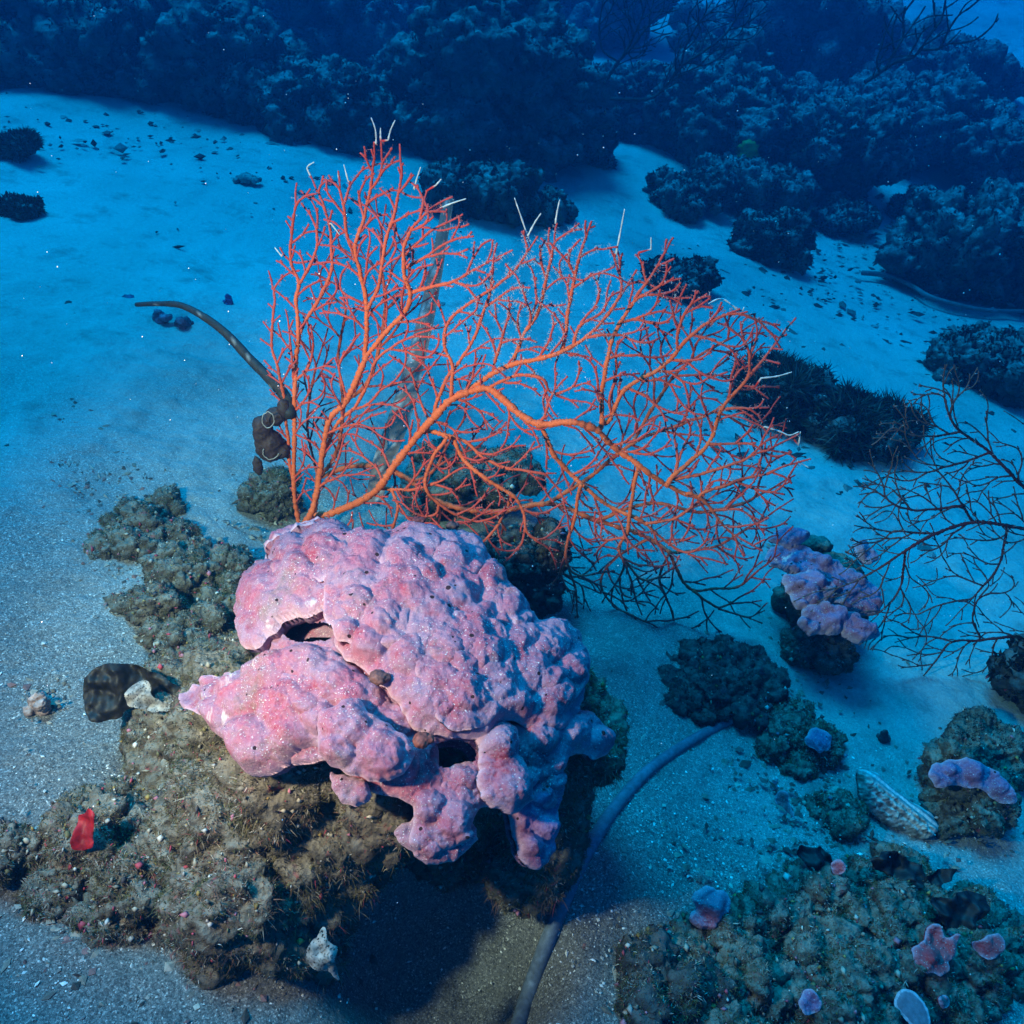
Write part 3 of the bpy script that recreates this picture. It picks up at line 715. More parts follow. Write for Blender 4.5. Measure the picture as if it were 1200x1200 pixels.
rubble_field('turf_rock', 'dark mossy rubble rising at the bottom edge, left of the wide mound', [(745,1130),(790,1095),(830,1120),(850,1215),(760,1230),(735,1190)], 20, 0.032, 0.04, 33, 20000, M_DARKROCK)
mid_rock('turf_rock', 'dark stone in the far right shade behind the purple crusted stone', 1170, 900, 120, 70, 34, 6000, pal=PAL_DARK)

# ------------------------------------------------------------------ broken bits lying on the sand
def bits(name, n, spots, size, cols, seed):
    rng = np.random.default_rng(seed); ctr = np.array([(a, b) for a, b, r, k in spots], float); rad = np.array([r for *_, r, k in spots], float); wt = np.array([k for *_, k in spots], float)
    k = rng.choice(len(spots), n, p=wt / wt.sum()); an = rng.uniform(0, 2 * np.pi, n); rr = rad[k] * np.sqrt(rng.random(n)) * (0.5 + rng.random(n))
    p = GP(ctr[k, 0] + rr * np.cos(an) * 1.2, ctr[k, 1] + rr * np.sin(an) * 0.8)
    o8 = np.array([(1, 0, 0), (0, 1, 0), (-1, 0, 0), (0, -1, 0), (0, 0, 1), (0, 0, -1)], float)
    tr = np.array([(0, 1, 4), (1, 2, 4), (2, 3, 4), (3, 0, 4), (1, 0, 5), (2, 1, 5), (3, 2, 5), (0, 3, 5)])
    sc_ = size * np.exp(np.clip(rng.normal(0, 0.5, n), -1, 0.75))[:, None, None] * np.stack([rng.uniform(0.5, 1.6, n), rng.uniform(0.4, 1, n), rng.uniform(0.25, 0.6, n)], 1)[:, None, :]
    v = o8[None] * sc_ * rng.uniform(0.6, 1.4, (n, 6, 1)); a = rng.uniform(0, 2 * np.pi, n)[:, None]; c_, s_ = np.cos(a), np.sin(a)
    v = np.stack([v[..., 0] * c_ - v[..., 1] * s_, v[..., 0] * s_ + v[..., 1] * c_, v[..., 2]], -1) + p[:, None] + np.array([0, 0, 0.25]) * sc_[:, :, 2:3]
    col = np.array(cols)[rng.integers(0, len(cols), n)] * rng.uniform(0.6, 1.3, (n, 1))
    o = mesh(name, v.reshape(-1, 3), None, (tr[None] + np.arange(n)[:, None, None] * 6).reshape(-1, 3), M_TINT, None, np.repeat(col, 6, 0), smooth=False)
    tag(o, kind='stuff')
bits('shell_grit', 5000, [(120, 520, 170, 2), (60, 760, 160, 2), (70, 1130, 150, 2), (180, 960, 200, 2), (260, 640, 90, 1.5), (760, 960, 150, 2), (880, 1010, 160, 2), (1080, 950, 130, 1.5), (700, 1120, 110, 1.5), (480, 1140, 150, 1)], 0.0016, [(0.6, 0.57, 0.52), (0.5, 0.48, 0.44), (0.2, 0.18, 0.16), (0.7, 0.68, 0.65)], 1)
bits('coral_rubble', 3600, [(120, 530, 75, 6), (170, 640, 70, 3), (250, 700, 90, 3), (310, 600, 50, 2), (120, 1060, 110, 3), (50, 820, 26, .6), (20, 1010, 50, 1), (250, 1120, 110, 2), (930, 900, 80, 3), (970, 985, 70, 2.5), (950, 1080, 190, 5), (1130, 940, 80, 2), (830, 800, 80, 1.5), (960, 620, 60, 1), (940, 780, 70, 1.5)], 0.0042, [(0.22, 0.18, 0.14), (0.12, 0.10, 0.08), (0.33, 0.29, 0.24), (0.07, 0.06, 0.05), (0.20, 0.10, 0.09)], 2)
bits('reef_rubble', 2000, [(60, 105, 90, 2), (130, 118, 70, 2), (240, 138, 70, 2), (330, 160, 70, 2), (410, 185, 80, 2), (500, 200, 80, 2), (560, 265, 90, 3), (640, 230, 90, 2), (745, 200, 70, 2), (800, 265, 70, 2), (880, 265, 80, 2), (960, 290, 90, 2), (915, 330, 80, 2), (1010, 300, 80, 2), (1100, 350, 90, 2), (1040, 250, 60, 2), (800, 355, 60, 1), (930, 490, 90, 2), (1010, 520, 90, 2), (1150, 470, 90, 2), (1060, 400, 120, 1), (980, 370, 120, 1), (300, 210, 200, .3), (150, 260, 180, .3), (870, 380, 120, 1), (1000, 600, 90, 1)], 0.012, [(0.03, 0.03, 0.03), (0.10, 0.095, 0.09), (0.02, 0.02, 0.02), (0.2, 0.19, 0.18)], 3)
# ------------------------------------------------------------------ sea fans
def grow(lines, outline, prm, seed):
    """traced main arms, then side twigs that fork off alternately, bend outwards and stop before they touch another twig"""
    rng = np.random.default_rng(seed); step = prm['step']; bias = prm['bias']; gap = prm['gap']
    MAXN = 60000; P = np.zeros((MAXN, 2)); par = np.full(MAXN, -1); own = np.zeros(MAXN, int); n = 0
    tips = []
    for li, ln in enumerate(lines):
        c = crom(ln, 5); seg = np.linalg.norm(np.diff(c, axis=0), axis=1); s = np.concatenate([[0], np.cumsum(seg)])
        m = max(2, int(s[-1] / step)); u = np.linspace(0, s[-1], m + 1)
        pts = np.stack([np.interp(u, s, c[:, 0]), np.interp(u, s, c[:, 1])], 1)
        if li: pts = pts + 1.6 * np.stack([n2(u, u * 0 + li, 14, seed + 5, 2), n2(u, u * 0 - li, 14, seed + 6, 2)], 1)
        last = -1
        if n and li:
            dd = np.linalg.norm(P[:n] - pts[0], axis=1); j = int(dd.argmin()); last = j; k = int(dd[j] / step); pj = P[j].copy()
            for i in range(1, k): P[n] = pj + (pts[0] - pj) * i / k; par[n] = last; own[n] = li; last = n; n += 1
            if dd[j] < step * 0.7: pts = pts[1:]
        first = n
        for p in pts: P[n] = p; par[n] = last; own[n] = li; last = n; n += 1
        side = 1 if rng.random() < 0.5 else -1; nxt = rng.uniform(*prm['inter']) * 0.6; acc = 0
        for i in range(first + 1, n):
            acc += step
            if acc > nxt:
                d = P[i] - P[i - 1]; d = d / max(np.hypot(*d), 1e-6); a = side * R(rng.uniform(34, 62))
                tips.append([i, np.array([d[0] * math.cos(a) - d[1] * math.sin(a), d[0] * math.sin(a) + d[1] * math.cos(a)]), 1, 0.0, rng.uniform(*prm['inter']), side, rng.uniform(*prm['length']), li, i, rng.normal() * 0.03, []])
                acc = 0; nxt = rng.uniform(*prm['inter']); side = -side if rng.random() < 0.8 else side
        d = P[n - 1] - P[n - 3]; tips.append([n - 1, d / max(np.hypot(*d), 1e-6), 1, 0.0, 20, side, 14, li, n - 1, 0.0, []])
    ol = np.array(outline, float)
    while tips and n < MAXN - 100:
        new = []
        for tp in tips:
            i, d, gen, ln, nxt, side, mx, li, root, turn, hist = tp
            b = bias(P[i]); v = d + b * prm['pull'] + np.array([-d[1], d[0]]) * (turn + rng.normal() * 0.055); v = v / np.hypot(*v); q = P[i] + v * step
            if ln > mx or not inside(q[:1], q[1:], ol)[0]: continue
            if ln > 2 * step:
                dd = np.hypot(P[:n, 0] - q[0], P[:n, 1] - q[1])
                near = np.where(dd < gap)[0]
                if len(near):
                    own_set = set(hist[-6:]); bad = [k for k in near if k not in own_set and k != root and par[k] not in own_set]
                    if bad and rng.random() < prm['stop']: continue
            P[n] = q; par[n] = i; own[n] = li; hist = hist + [n]; n += 1; ln += step; nxt -= step
            if nxt < 0 and gen < prm['gens']:
                a = side * R(rng.uniform(30, 54))
                new.append([n - 1, np.array([v[0] * math.cos(a) - v[1] * math.sin(a), v[0] * math.sin(a) + v[1] * math.cos(a)]), gen + 1, 0.0, rng.uniform(*prm['inter']), side, rng.uniform(*prm['length']) * 0.72 ** gen, li, n - 1, rng.normal() * 0.03, []])
                nxt = rng.uniform(*prm['inter']); side = -side if rng.random() < 0.75 else side
            new.append([n - 1, v, gen, ln, nxt, side, mx, li, root, turn, hist[-8:]])
        tips = new
    return P[:n], par[:n], own[:n], None

def chains(P, par, own, r0, pw, rmax):
    n = len(P); rr = np.zeros(n); kid = [[] for _ in range(n)]
    for i in range(n):
        if par[i] >= 0: kid[par[i]].append(i)
    order = sorted(range(n), key=lambda i: -i)
    # children always have larger index than their parent except joins on traced lines, which are larger too
    for i in order:
        if not kid[i]: rr[i] = r0 ** pw
        if par[i] >= 0: rr[par[i]] += rr[i]
    rad = np.minimum(rr ** (1 / pw), rmax)
    out = []; stack = [i for i in range(n) if par[i] < 0]; heads = [(i, None) for i in stack]
    while heads:
        h, pr = heads.pop(); c = [] if pr is None else [pr]; i = h
        while True:
            c.append(i)
            if not kid[i]: break
            ks = sorted(kid[i], key=lambda k: (own[k] != own[i], -rad[k]))
            for k in ks[1:]: heads.append((k, i))
            if own[ks[0]] != own[i]: heads.append((ks[0], i)); break
            i = ks[0]
        out.append(c)
    return out, rad

def smooth_chain(p, it=2):
    p = p.copy()
    for _ in range(it):
        if len(p) > 2: p[1:-1] = p[1:-1] * 0.5 + (p[:-2] + p[2:]) * 0.25
    return p

def build_fan(root, lines, outline, to3d, prm, colf, seed, polyp=None, part='branch', stem=('stem', 0)):
    P, par, own, tr = grow(lines, outline, prm, seed)
    ch, rad = chains(P, par, own, prm['r0'], prm['pw'], prm['rmax'])
    rng = np.random.default_rng(seed + 1)
    groups = {}; poly = []; info = []
    for c in ch:
        if len(c) < 2: continue
        p2 = smooth_chain(P[c], 2)
        if len(c) < 4: p2 = p2
        off = n2(p2[:, 0], p2[:, 1], 90, seed + own[c[-1]] * 3, 2) * prm.get('depth', 0.03)
        p3 = to3d(p2[:, 0], p2[:, 1], off)
        r = rad[c].copy()
        r[0] = min(r[0], r[min(1, len(r) - 1)] * 1.15)
        # subdivide + beady surface
        m = len(p3); u = np.linspace(0, m - 1, (m - 1) * 2 + 1)
        p3 = np.stack([np.interp(u, np.arange(m), p3[:, k]) for k in range(3)], 1); p3 = smooth_chain(p3, 1); r = np.interp(u, np.arange(m), r)
        rb = r * (1 + prm.get('bead', 0.26) * rng.uniform(-1, 1, len(r)))
        V, Q, T = tube(p3, rb, 6)
        cc = colf(np.concatenate([np.repeat(r, 6), r[:1], r[-1:]]), V)
        groups.setdefault(own[c[-1]], []).append((V, Q, T, cc))
        if polyp is not None:
            px = np.interp(u, np.arange(m), p2[:, 0]); py_ = np.interp(u, np.arange(m), p2[:, 1])
            poly.append((p3, r, px, py_))
    for k in sorted(groups):
        V, Q, T, C = join(groups[k])
        mesh(stem[0] if k == stem[1] else part, V, Q, T, M_GORG, root, C)
    if polyp is not None:
        VV, TT, CC, n = [], [], [], 0
        for p3, r, px, py_ in poly:
            seg = np.linalg.norm(np.diff(p3, axis=0), axis=1)
            dens, wht = polyp(px, py_)
            for i in range(len(p3) - 1):
                k = rng.poisson(seg[i] * dens[i])
                for _ in range(k):
                    t = rng.random(); o = p3[i] * (1 - t) + p3[i + 1] * t
                    ax = nrm(p3[i + 1] - p3[i]); dn = rng.normal(size=3); dn -= ax * (dn @ ax); dn = nrm(dn)
                    o = o + dn * r[i] * 0.9; L = rng.uniform(0.0025, 0.0065)
                    e = o + dn * L * 0.6
                    sd = nrm(np.cross(dn, rng.normal(size=3))) * 0.00055; st_ = n; cw = (0.62, 0.60, 0.60) if rng.random() < wht[i] else (0.66, 0.22, 0.17)
                    VV += [o - sd, o + sd, e]; TT.append((n, n + 1, n + 2)); n += 3
                    for q_ in range(3):
                        dd = nrm(dn * 0.7 + rng.normal(size=3) * 0.8); VV += [e - sd * 0.8, e + sd * 0.8, e + dd * L * 0.6]; TT.append((n, n + 1, n + 2)); n += 3
                    CC += [cw] * (n - st_)
        if n:
            tag(mesh('polyps', np.array(VV), None, np.array(TT), M_POLYP, root, np.array(CC)), kind='stuff')
    return P, par

M_POLYP = tint_mat('polyps', 0.7, 0.2, 0.1, 0.3)

def fan_y(px, py): # the fan's own gently bowed sheet
    return 1.47 - 0.00030 * (px - 350) + 0.00008 * (650 - py) + 0.03 * np.sin(px / 130.0)
def fan3d(layer):
    return lambda px, py, off: PY(px, py, fan_y(np.asarray(px), np.asarray(py)) + layer + off)
def fan_bias(p):
    if p[0] < 520: v = np.array([(p[0] - 420) * 0.0022, -1.0])
    else: v = np.array([p[0] - 430, (p[1] - 560) * 1.0])
    return 0.42 * v / max(np.hypot(*v), 1)
def fan_col(r, V):
    t = np.clip((r - 0.0018) / 0.0018, 0, 1)[:, None]
    return (1 - t) * np.array((0.56, 0.060, 0.050)) + t * np.array((0.76, 0.130, 0.042))

L0 = [
 [(341,665),(346,640),(350,615),(346,590),(344,560),(345,520),(345,480),(344,445),(341,410),(338,378)],
 [(349,625),(362,606),(370,584),(375,550),(386,492),(405,472),(420,439),(432,414),(450,392),(474,366),(481,345),(474,322),(475,282),(501,247),(530,230)],
 [(427,420),(430,366),(422,318),(416,290),(428,250),(437,200),(439,166)],
 [(345,465),(348,410),(354,383),(373,352),(388,318),(387,273),(379,240),(364,206)],
 [(350,400),(347,345),(351,335),(340,301),(344,258),(348,213)],
 [(351,335),(368,300),(376,280)],
 [(346,590),(340,545),(336,500),(330,450),(318,400),(322,350),(316,318)],
 [(375,550),(384,520),(398,492),(414,480),(430,452),(442,420),(470,400),(500,388)],
 [(430,366),(445,330),(450,290),(462,250),(470,205),(468,170)],
 [(422,318),(408,280),(402,240),(396,200)],
 [(481,345),(505,336),(530,330),(556,316),(586,300)],
 [(474,316),(500,300),(525,283),(552,277)],
 [(475,300),(505,270),(535,256)],
 [(364,606),(385,602),(402,596),(428,584),(446,570),(462,545),(480,522),(492,507),(506,492),(527,470),(546,460),(573,455),(590,468),(610,486),(632,497),(666,494),(699,503),(712,517),(740,539),(757,552),(781,568),(805,580),(827,585)],
 [(546,460),(570,442),(600,427),(630,421),(660,411),(692,391),(717,362),(738,330)],
 [(660,410),(666,364),(675,319),(684,285),(693,259)],
 [(600,427),(612,395),(630,368),(640,330),(648,290),(652,262)],
 [(573,455),(604,440),(640,446),(636,470),(640,480)],
 [(706,500),(705,466),(714,412),(726,380),(748,345),(768,316),(789,278)],
 [(713,497),(732,457),(780,428),(806,396),(838,374),(868,362)],
 [(781,568),(790,556),(810,540),(831,520),(842,490),(850,473),(872,448),(905,408),(932,372)],
 [(790,562),(831,553),(860,544),(888,532),(914,520),(936,508)],
 [(820,578),(846,570),(870,562),(898,556),(924,545),(950,538)],
 [(488,506),(510,506),(525,511),(549,520),(564,535),(588,547),(612,551),(639,555)],
 [(532,516),(543,538),(570,562),(600,580),(613,598),(615,622),(608,642),(590,660)],
 [(632,497),(642,516),(650,535),(680,566),(712,592),(752,611),(795,645),(837,656)],
 [(747,548),(739,592),(736,624),(724,645),(744,672),(757,699)],
 [(680,566),(672,613),(663,651),(675,693),(676,724)],
 [(805,576),(827,589),(853,621),(893,645)],
 [(755,613),(789,608),(821,586),(832,562)],
 [(505,494),(520,450),(545,415),(560,385),(575,340),(578,300)],
 [(527,470),(530,430),(520,400),(530,370),(560,350),(600,320),(622,290)],
 [(525,511),(505,540),(500,575),(530,600),(560,612),(590,600)],
 [(446,572),(480,574),(510,566),(540,548),(556,536)],
 [(386,603),(388,630),(386,650)],
 [(600,580),(580,620),(560,638),(530,630),(510,612)],
 [(724,645),(736,672),(752,720)],
]
O0 = [(318,470),(304,395),(318,330),(338,240),(362,200),(395,205),(430,165),(455,165),(490,212),(520,243),(545,252),(560,285),(610,270),(655,262),(692,258),(735,300),(785,278),(800,330),(868,362),(925,378),(915,430),(900,470),(920,520),(945,545),(905,600),(895,640),(850,665),(800,660),(770,705),(735,720),(690,700),(676,728),(640,690),(600,655),(520,648),(420,640),(375,640),(345,600),(325,520)]
fan = thing('sea_fan', gp(345, 655), 'large bright orange sea fan with fine red net branches behind the pink boulder', 'sea fan')
prm = dict(step=4.0, gap=5.0, stop=0.75, inter=(10, 23), length=(50, 165), gens=4, pull=0.26, bias=fan_bias, r0=0.00165, pw=4.2, rmax=0.0068, depth=0.035)
def pol0(px, py):
    a = np.exp(-(((px - 630) / 95) ** 2 + ((py - 340) / 80) ** 2)) * 520
    b = np.where(px > 560, 140, 25)
    return a * 1.6 + b + 260, np.clip(a / 300 + np.where(px > 560, 0.25, 0.05), 0, 0.95)
FP, FPAR = build_fan(fan, L0, O0, fan3d(0.0), prm, fan_col, 101, pol0)
L1 = [
 [(352,655),(362,630),(368,600),(372,560),(360,500),(368,440),(380,400)],
 [(372,560),(395,530),(402,470),(396,420),(405,360),(396,330)],
 [(402,470),(430,450),(446,400),(452,350),(446,300),(452,240)],
 [(372,560),(420,545),(470,556),(520,590),(580,600),(640,590),(700,610),(760,630),(784,648)],
 [(784,648),(773,675),(780,700),(787,715),(792,745),(797,763)],
 [(784,648),(800,680),(813,693),(835,690),(864,688),(890,668),(912,651)],
 [(813,693),(840,712),(872,723),(893,731)],
 [(760,630),(720,655),(704,677),(707,696),(728,715),(773,736)],
 [(640,590),(690,560),(740,520),(790,500),(840,480),(880,440)],
 [(740,520),(770,470),(800,430),(850,400),(895,372)],
 [(700,610),(760,590),(820,600),(870,590),(925,560)],
 [(784,648),(840,640),(890,610),(930,585)],
 [(580,600),(600,630),(640,660),(690,690)],
]
O1 = [(345,520),(340,400),(370,300),(430,220),(480,260),(520,360),(600,330),(700,330),(800,360),(895,372),(910,430),(935,560),(930,620),(912,655),(893,735),(850,740),(797,770),(760,745),(700,730),(640,690),(560,640),(440,630),(380,640)]
prm1 = dict(prm, gap=5, inter=(11, 25), length=(40, 140), r0=0.0015, rmax=0.0055)
def fan_col1(r, V): return fan_col(r, V) * np.array((0.8, 0.75, 0.8))  # back layer: same skin dimmed, its shade painted into the colour
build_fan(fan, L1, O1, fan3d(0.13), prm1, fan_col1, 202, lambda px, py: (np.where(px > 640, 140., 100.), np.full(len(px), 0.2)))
# bare white twig ends
TIPS = [[(441,168),(440,152),(435,138)],[(455,164),(458,152),(463,141)],[(446,160),(446,150)],[(397,214),(396,200)],[(364,206),(360,196),(368,190)],
        [(408,212),(403,193)],[(485,222),(489,208),(493,196)],[(511,217),(517,210)],[(516,244),(530,238),(546,233)],[(622,288),(612,258),(603,232)],
        [(619,276),(626,262),(634,250)],[(651,262),(653,248),(656,234)],[(722,298),(727,272),(732,245)],[(866,364),(846,350),(830,356)],
        [(892,443),(910,441),(928,436)],[(896,500),(915,506),(925,510),(936,506)],[(934,540),(948,548)],[(868,370),(872,360)],[(388,262),(398,275)],[(330,300),(322,290)],
        [(763,292),(763,278)],[(936,522),(938,506)]]
F3 = fan3d(0.0)
for tp in TIPS:
    c = crom(tp, 5); j = int(np.linalg.norm(FP - c[0], axis=1).argmin()); dj = np.linalg.norm(FP[j] - c[0])
    k = max(int(dj / 4), 1); pre = np.array([FP[j] + (c[0] - FP[j]) * i / k for i in range(k)]) if dj > 2 else np.zeros((0, 2))
    off0 = float(n2([FP[j][0]], [FP[j][1]], 90, 101, 2)[0]) * 0.0
    c = np.concatenate([pre, c]); V_, Q_, T_ = tube(F3(c[:, 0], c[:, 1], off0), np.linspace(0.0017, 0.0008, len(c)) * (1 + 0.25 * np.sin(np.arange(len(c)) * 2.1 + c[0, 0])), 6)
    C_ = np.tile((0.62, 0.60, 0.58), (len(V_), 1)) * np.random.default_rng(int(c[0, 0])).uniform(0.7, 1.2, (len(V_), 1)); kk = len(pre) * 6; C_[:kk] = (0.62, 0.035, 0.022)
    tag(mesh('bare_tip', V_, Q_, T_, M_GORG, fan, C_), 'bare white twig end')

# the brown fan at the right edge
def rf3d(px, py, off): return PY(px, py, 1.45 + 0.0004 * (np.asarray(px) - 1100) + off)
L2 = [
 [(1300,640),(1230,626),(1180,616),(1140,612),(1095,626),(1060,646),(1027,668),(990,686),(955,694),(930,705)],
 [(1140,612),(1128,592),(1112,566),(1098,552)],
 [(1230,600),(1195,566),(1160,530),(1126,506),(1110,482),(1105,445),(1108,430)],
 [(1126,506),(1090,512),(1062,508),(1046,500),(1030,516)],
 [(1160,530),(1120,545),(1090,545),(1075,540)],
 [(1128,592),(1090,598),(1060,596),(1047,590),(1020,572),(1000,570)],
 [(1260,760),(1220,752),(1190,746),(1150,750),(1115,752),(1098,772),(1075,800),(1060,815)],
 [(1150,750),(1140,726),(1148,700),(1170,680)],
 [(1095,626),(1040,622),(1012,618)],
 [(1060,646),(1055,690),(1030,720)],
 [(1180,616),(1172,660),(1150,690),(1120,720)],
 [(1115,752),(1090,746),(1066,748)],
]
O2 = [(1010,560),(1025,505),(1050,470),(1090,440),(1105,425),(1150,430),(1205,420),(1240,600),(1240,800),(1130,820),(1060,820),(1050,770),(1010,760),(940,712),(985,660),(1000,620)]
fan2 = thing('sea_fan', gp(1290, 800), 'dark brown sea fan reaching in from the right edge', 'sea fan')
prm2 = dict(prm, gap=4, stop=0.6, inter=(8, 19), length=(45, 120), step=3.5, bias=lambda p: 0.5 * (np.array([-1.0, -0.35]) if p[1] < 700 else np.array([-1.0, 0.5])), r0=0.00115, rmax=0.0052)
def fan_col2(r, V):
    t = np.clip((r - 0.0014) / 0.0012, 0, 1)[:, None]
    return (1 - t) * np.array((0.13, 0.065, 0.055)) + t * np.array((0.12, 0.018, 0.016))
build_fan(fan2, L2, O2, rf3d, prm2, fan_col2, 303, lambda px, py: (np.full(len(px), 60.), np.full(len(px), 0.5)))

def far_fan(lines, outl, y, lab, seed, spacing=16, r0=0.0028):
    f = thing('sea_fan', gp(*lines[0][0]), lab, 'sea fan')
    pr = dict(step=5, gap=spacing * 0.3, stop=0.8, inter=(spacing * 0.6, spacing * 1.3), length=(30, 90), gens=3, pull=0.3, bias=lambda p: np.array([0.35, -0.7]), r0=r0, pw=3.2, rmax=0.03, depth=0.1)
    build_fan(f, lines, outl, lambda px, py, off: PY(px, py, y + off), pr, lambda r, V: np.tile((0.02, 0.02, 0.025), (len(V), 1)), seed, None)
far_fan([[(1014,96),(1030,86),(1050,72),(1070,68),(1080,56),(1090,40),(1104,22),(1108,0),(1112,-20)],[(1038,78),(1050,58),(1060,44),(1076,20)],[(1026,74),(1036,44),(1044,24)],[(1080,58),(1100,58),(1116,46)],[(1022,88),(1034,66)]],
        [(1020,90),(1025,40),(1050,-10),(1140,-20),(1180,20),(1130,60),(1080,75)], 3.9, 'dark wispy sea fan with thick arms, upper right corner', 41, 18)
far_fan([[(708,98),(718,82),(732,62),(742,44),(752,20),(760,-5)],[(722,76),(740,56),(760,30),(790,0)],[(705,60),(702,30),(708,-5)],[(735,60),(742,80)],[(742,44),(735,10)]],
        [(710,80),(700,20),(720,-20),(800,-20),(800,30),(750,70)], 4.2, 'faint wispy sea fan beside the tall centre boulder', 42, 12, 0.002)
far_fan([[(715,116),(740,117),(762,116),(778,104),(790,88),(800,76),(822,62),(850,40),(870,10)],[(790,88),(815,80),(838,58)],[(800,76),(805,50),(830,10)],[(778,104),(800,96)]],
        [(770,105),(780,50),(820,-10),(900,-20),(905,30),(850,70),(800,95)], 4.0, 'faint low sea fan bending right over the hazy rocks', 43, 12, 0.002)

# ------------------------------------------------------------------ stalk, strap, cable
def strip(pts2, width_px, yfun, thick, col, name, lab, cat, seed, mat=None):
    c = crom(pts2, 8); n = len(c); tg = nrm(np.gradient(c, axis=0)); nv = np.stack([-tg[:, 1], tg[:, 0]], 1)
    wd = np.interp(np.linspace(0, 1, n), np.linspace(0, 1, len(width_px)), width_px); rows = []
    m = 7; u = np.linspace(-1, 1, m)
    for side in (1, -1):
        P_ = (c[:, None] + nv[:, None] * (wd[:, None, None] / 2 * u[None, :, None])).reshape(-1, 2)
        yy = yfun(P_[:, 0], P_[:, 1]) + side * thick * 0.5 * np.tile(np.sqrt(1 - u ** 2 * 0.98), n) * -1
        yy = yy + 0.004 * n2(P_[:, 0], P_[:, 1], 22, seed, 2)
        rows.append(PY(P_[:, 0], P_[:, 1], yy))
    V_ = np.concatenate(rows); k = n * m; i = (np.arange(n - 1)[:, None] * m + np.arange(m - 1)).ravel()
    q1 = np.stack([i, i + 1, i + m + 1, i + m], 1); q2 = (q1 + k)[:, ::-1]; e = []
    for r_ in range(n - 1):
        for cc in (0, m - 1): a_ = r_ * m + cc; e.append((a_, a_ + m, a_ + m + k, a_ + k))
    for cc in range(m - 1):
        for r_ in (0, n - 1): a_ = r_ * m + cc; e.append((a_, a_ + 1, a_ + 1 + k, a_ + k))
    sp = n2(V_[:, 0] * 1, V_[:, 2], 0.012, seed + 4, 3)[:, None]
    C_ = np.array(col) * (1 + 0.5 * np.clip(sp, -0.8, 1)) + np.where(sp > 0.45, 0.18, 0.0)
    return tag(mesh(name, V_, np.concatenate([q1, q2, np.array(e)]), None, mat or M_TINT, None, C_), lab, cat)
strip([(437,592),(448,545),(468,490),(485,430),(500,370),(512,310),(526,232)], [17,24,26,22,19,16,12], lambda x, y: 1.52 + 0.0012 * (590 - y), 0.008, (0.15, 0.10, 0.09), 'brown_seaweed', 'flat brown blade standing up behind the orange branches', 'seaweed', 51)
c = crom([(160,357),(185,356),(212,358),(240,372),(266,392),(292,420),(315,443),(335,466),(340,486)], 6)
g0 = gp(345, 560)
yy = np.linspace(1.72, 1.50, len(c)); p3 = PY(c[:, 0], c[:, 1], yy)
V_, Q_, T_ = tube(p3, np.linspace(0.0042, 0.0120, len(c)) * (1 + 0.08 * n2(c[:, 0], c[:, 1], 8, 3, 2)), 9)
sp = fbm(V_ / 0.008, 3, 5)[:, None]
C_ = np.where(sp > 0.62, np.array((0.22, 0.20, 0.19)), np.array((0.028, 0.024, 0.022)) * (1 + 0.6 * sp))
tag(mesh('dead_stalk', V_, Q_, T_, M_TINT, None, C_), 'dark bare stalk arching left from beside the orange fan', 'seaweed stalk')

def ground_cable(pts, r, col, lab, seed, sink=0.75):
    c = crom(pts, 10); p = GP(c[:, 0], c[:, 1])
    seg = np.concatenate([[0], np.cumsum(np.linalg.norm(np.diff(p, axis=0), axis=1))]); u = np.linspace(0, seg[-1], 160)
    p = np.stack([np.interp(u, seg, p[:, k]) for k in range(3)], 1); p = smooth_chain(p, 12)
    r = np.linspace(r, r * 0.66, len(p)); p[:, 2] += r * (1 - sink)
    V_, Q_, T_ = tube(p, r * (1 + 0.02 * n2(p[:, 0], p[:, 1], 0.02, seed, 3)), 14)
    s_ = fbm(V_ / np.array([0.05, 0.05, 0.012]), 3, seed)[:, None]; s2 = fbm(V_ / 0.004, 2, seed + 1)[:, None]
    C_ = np.array(col) * (1 + 0.3 * s_ + 0.3 * s2); sd_ = fbm(V_ / 0.02, 4, seed + 7)[:, None]; C_ = np.where(sd_ > 0.55, C_ * 1.5, C_)
    tag(mesh('cable', V_, Q_, T_, M_TINT, None, C_), lab, 'cable')
ground_cable([(596,1260),(612,1190),(632,1130),(655,1070),(682,1010),(715,955),(755,908),(800,875),(845,850),(890,832)], 0.0130, (0.09, 0.12, 0.155), 'thick grey cable curving across the sand from the bottom edge to the oblong stone', 61)
ground_cable([(1010,322),(1040,325),(1066,336),(1090,350),(1130,361),(1165,366),(1230,366)], 0.012, (0.10, 0.10, 0.11), 'thin dark cable on the sand below the wide rock, right edge', 62, 0.2)

# ------------------------------------------------------------------ leaves, shells and other small things
def leaf(name, lab, cat, poly, lift, tilt, top, cols, curl, seed, step=1.3, mat=None, rimw=5, holes=0.0, at=None):
    cx, cy_ = np.mean(poly, 0); p0 = (on_rock(cx, cy_, 9) if at is None else np.array(at, float)); p0 = p0 + nrm(CAM - p0) * (0.017 + lift * 0.25)
    v, qq, rim, X_, Y_, d_ = pillow(poly, plane_surf(p0, tilt, curl, 0.035, seed), step, top, top, rimw, (), 0.001, 0.01, seed, 0, 2.5)
    if holes:
        ce = v[qq].mean(1); k = fbm(ce / holes, 2, seed + 3) < 0.28; qq = qq[k]
    s_ = fbm(v / 0.012, 3, seed)[:, None]; t_ = np.clip(0.5 + s_, 0, 1)
    C_ = np.array(cols[0]) * (1 - t_) + np.array(cols[1]) * t_
    return tag(mesh(name, v, qq, None, mat or M_LEAF, None, C_), lab, cat)
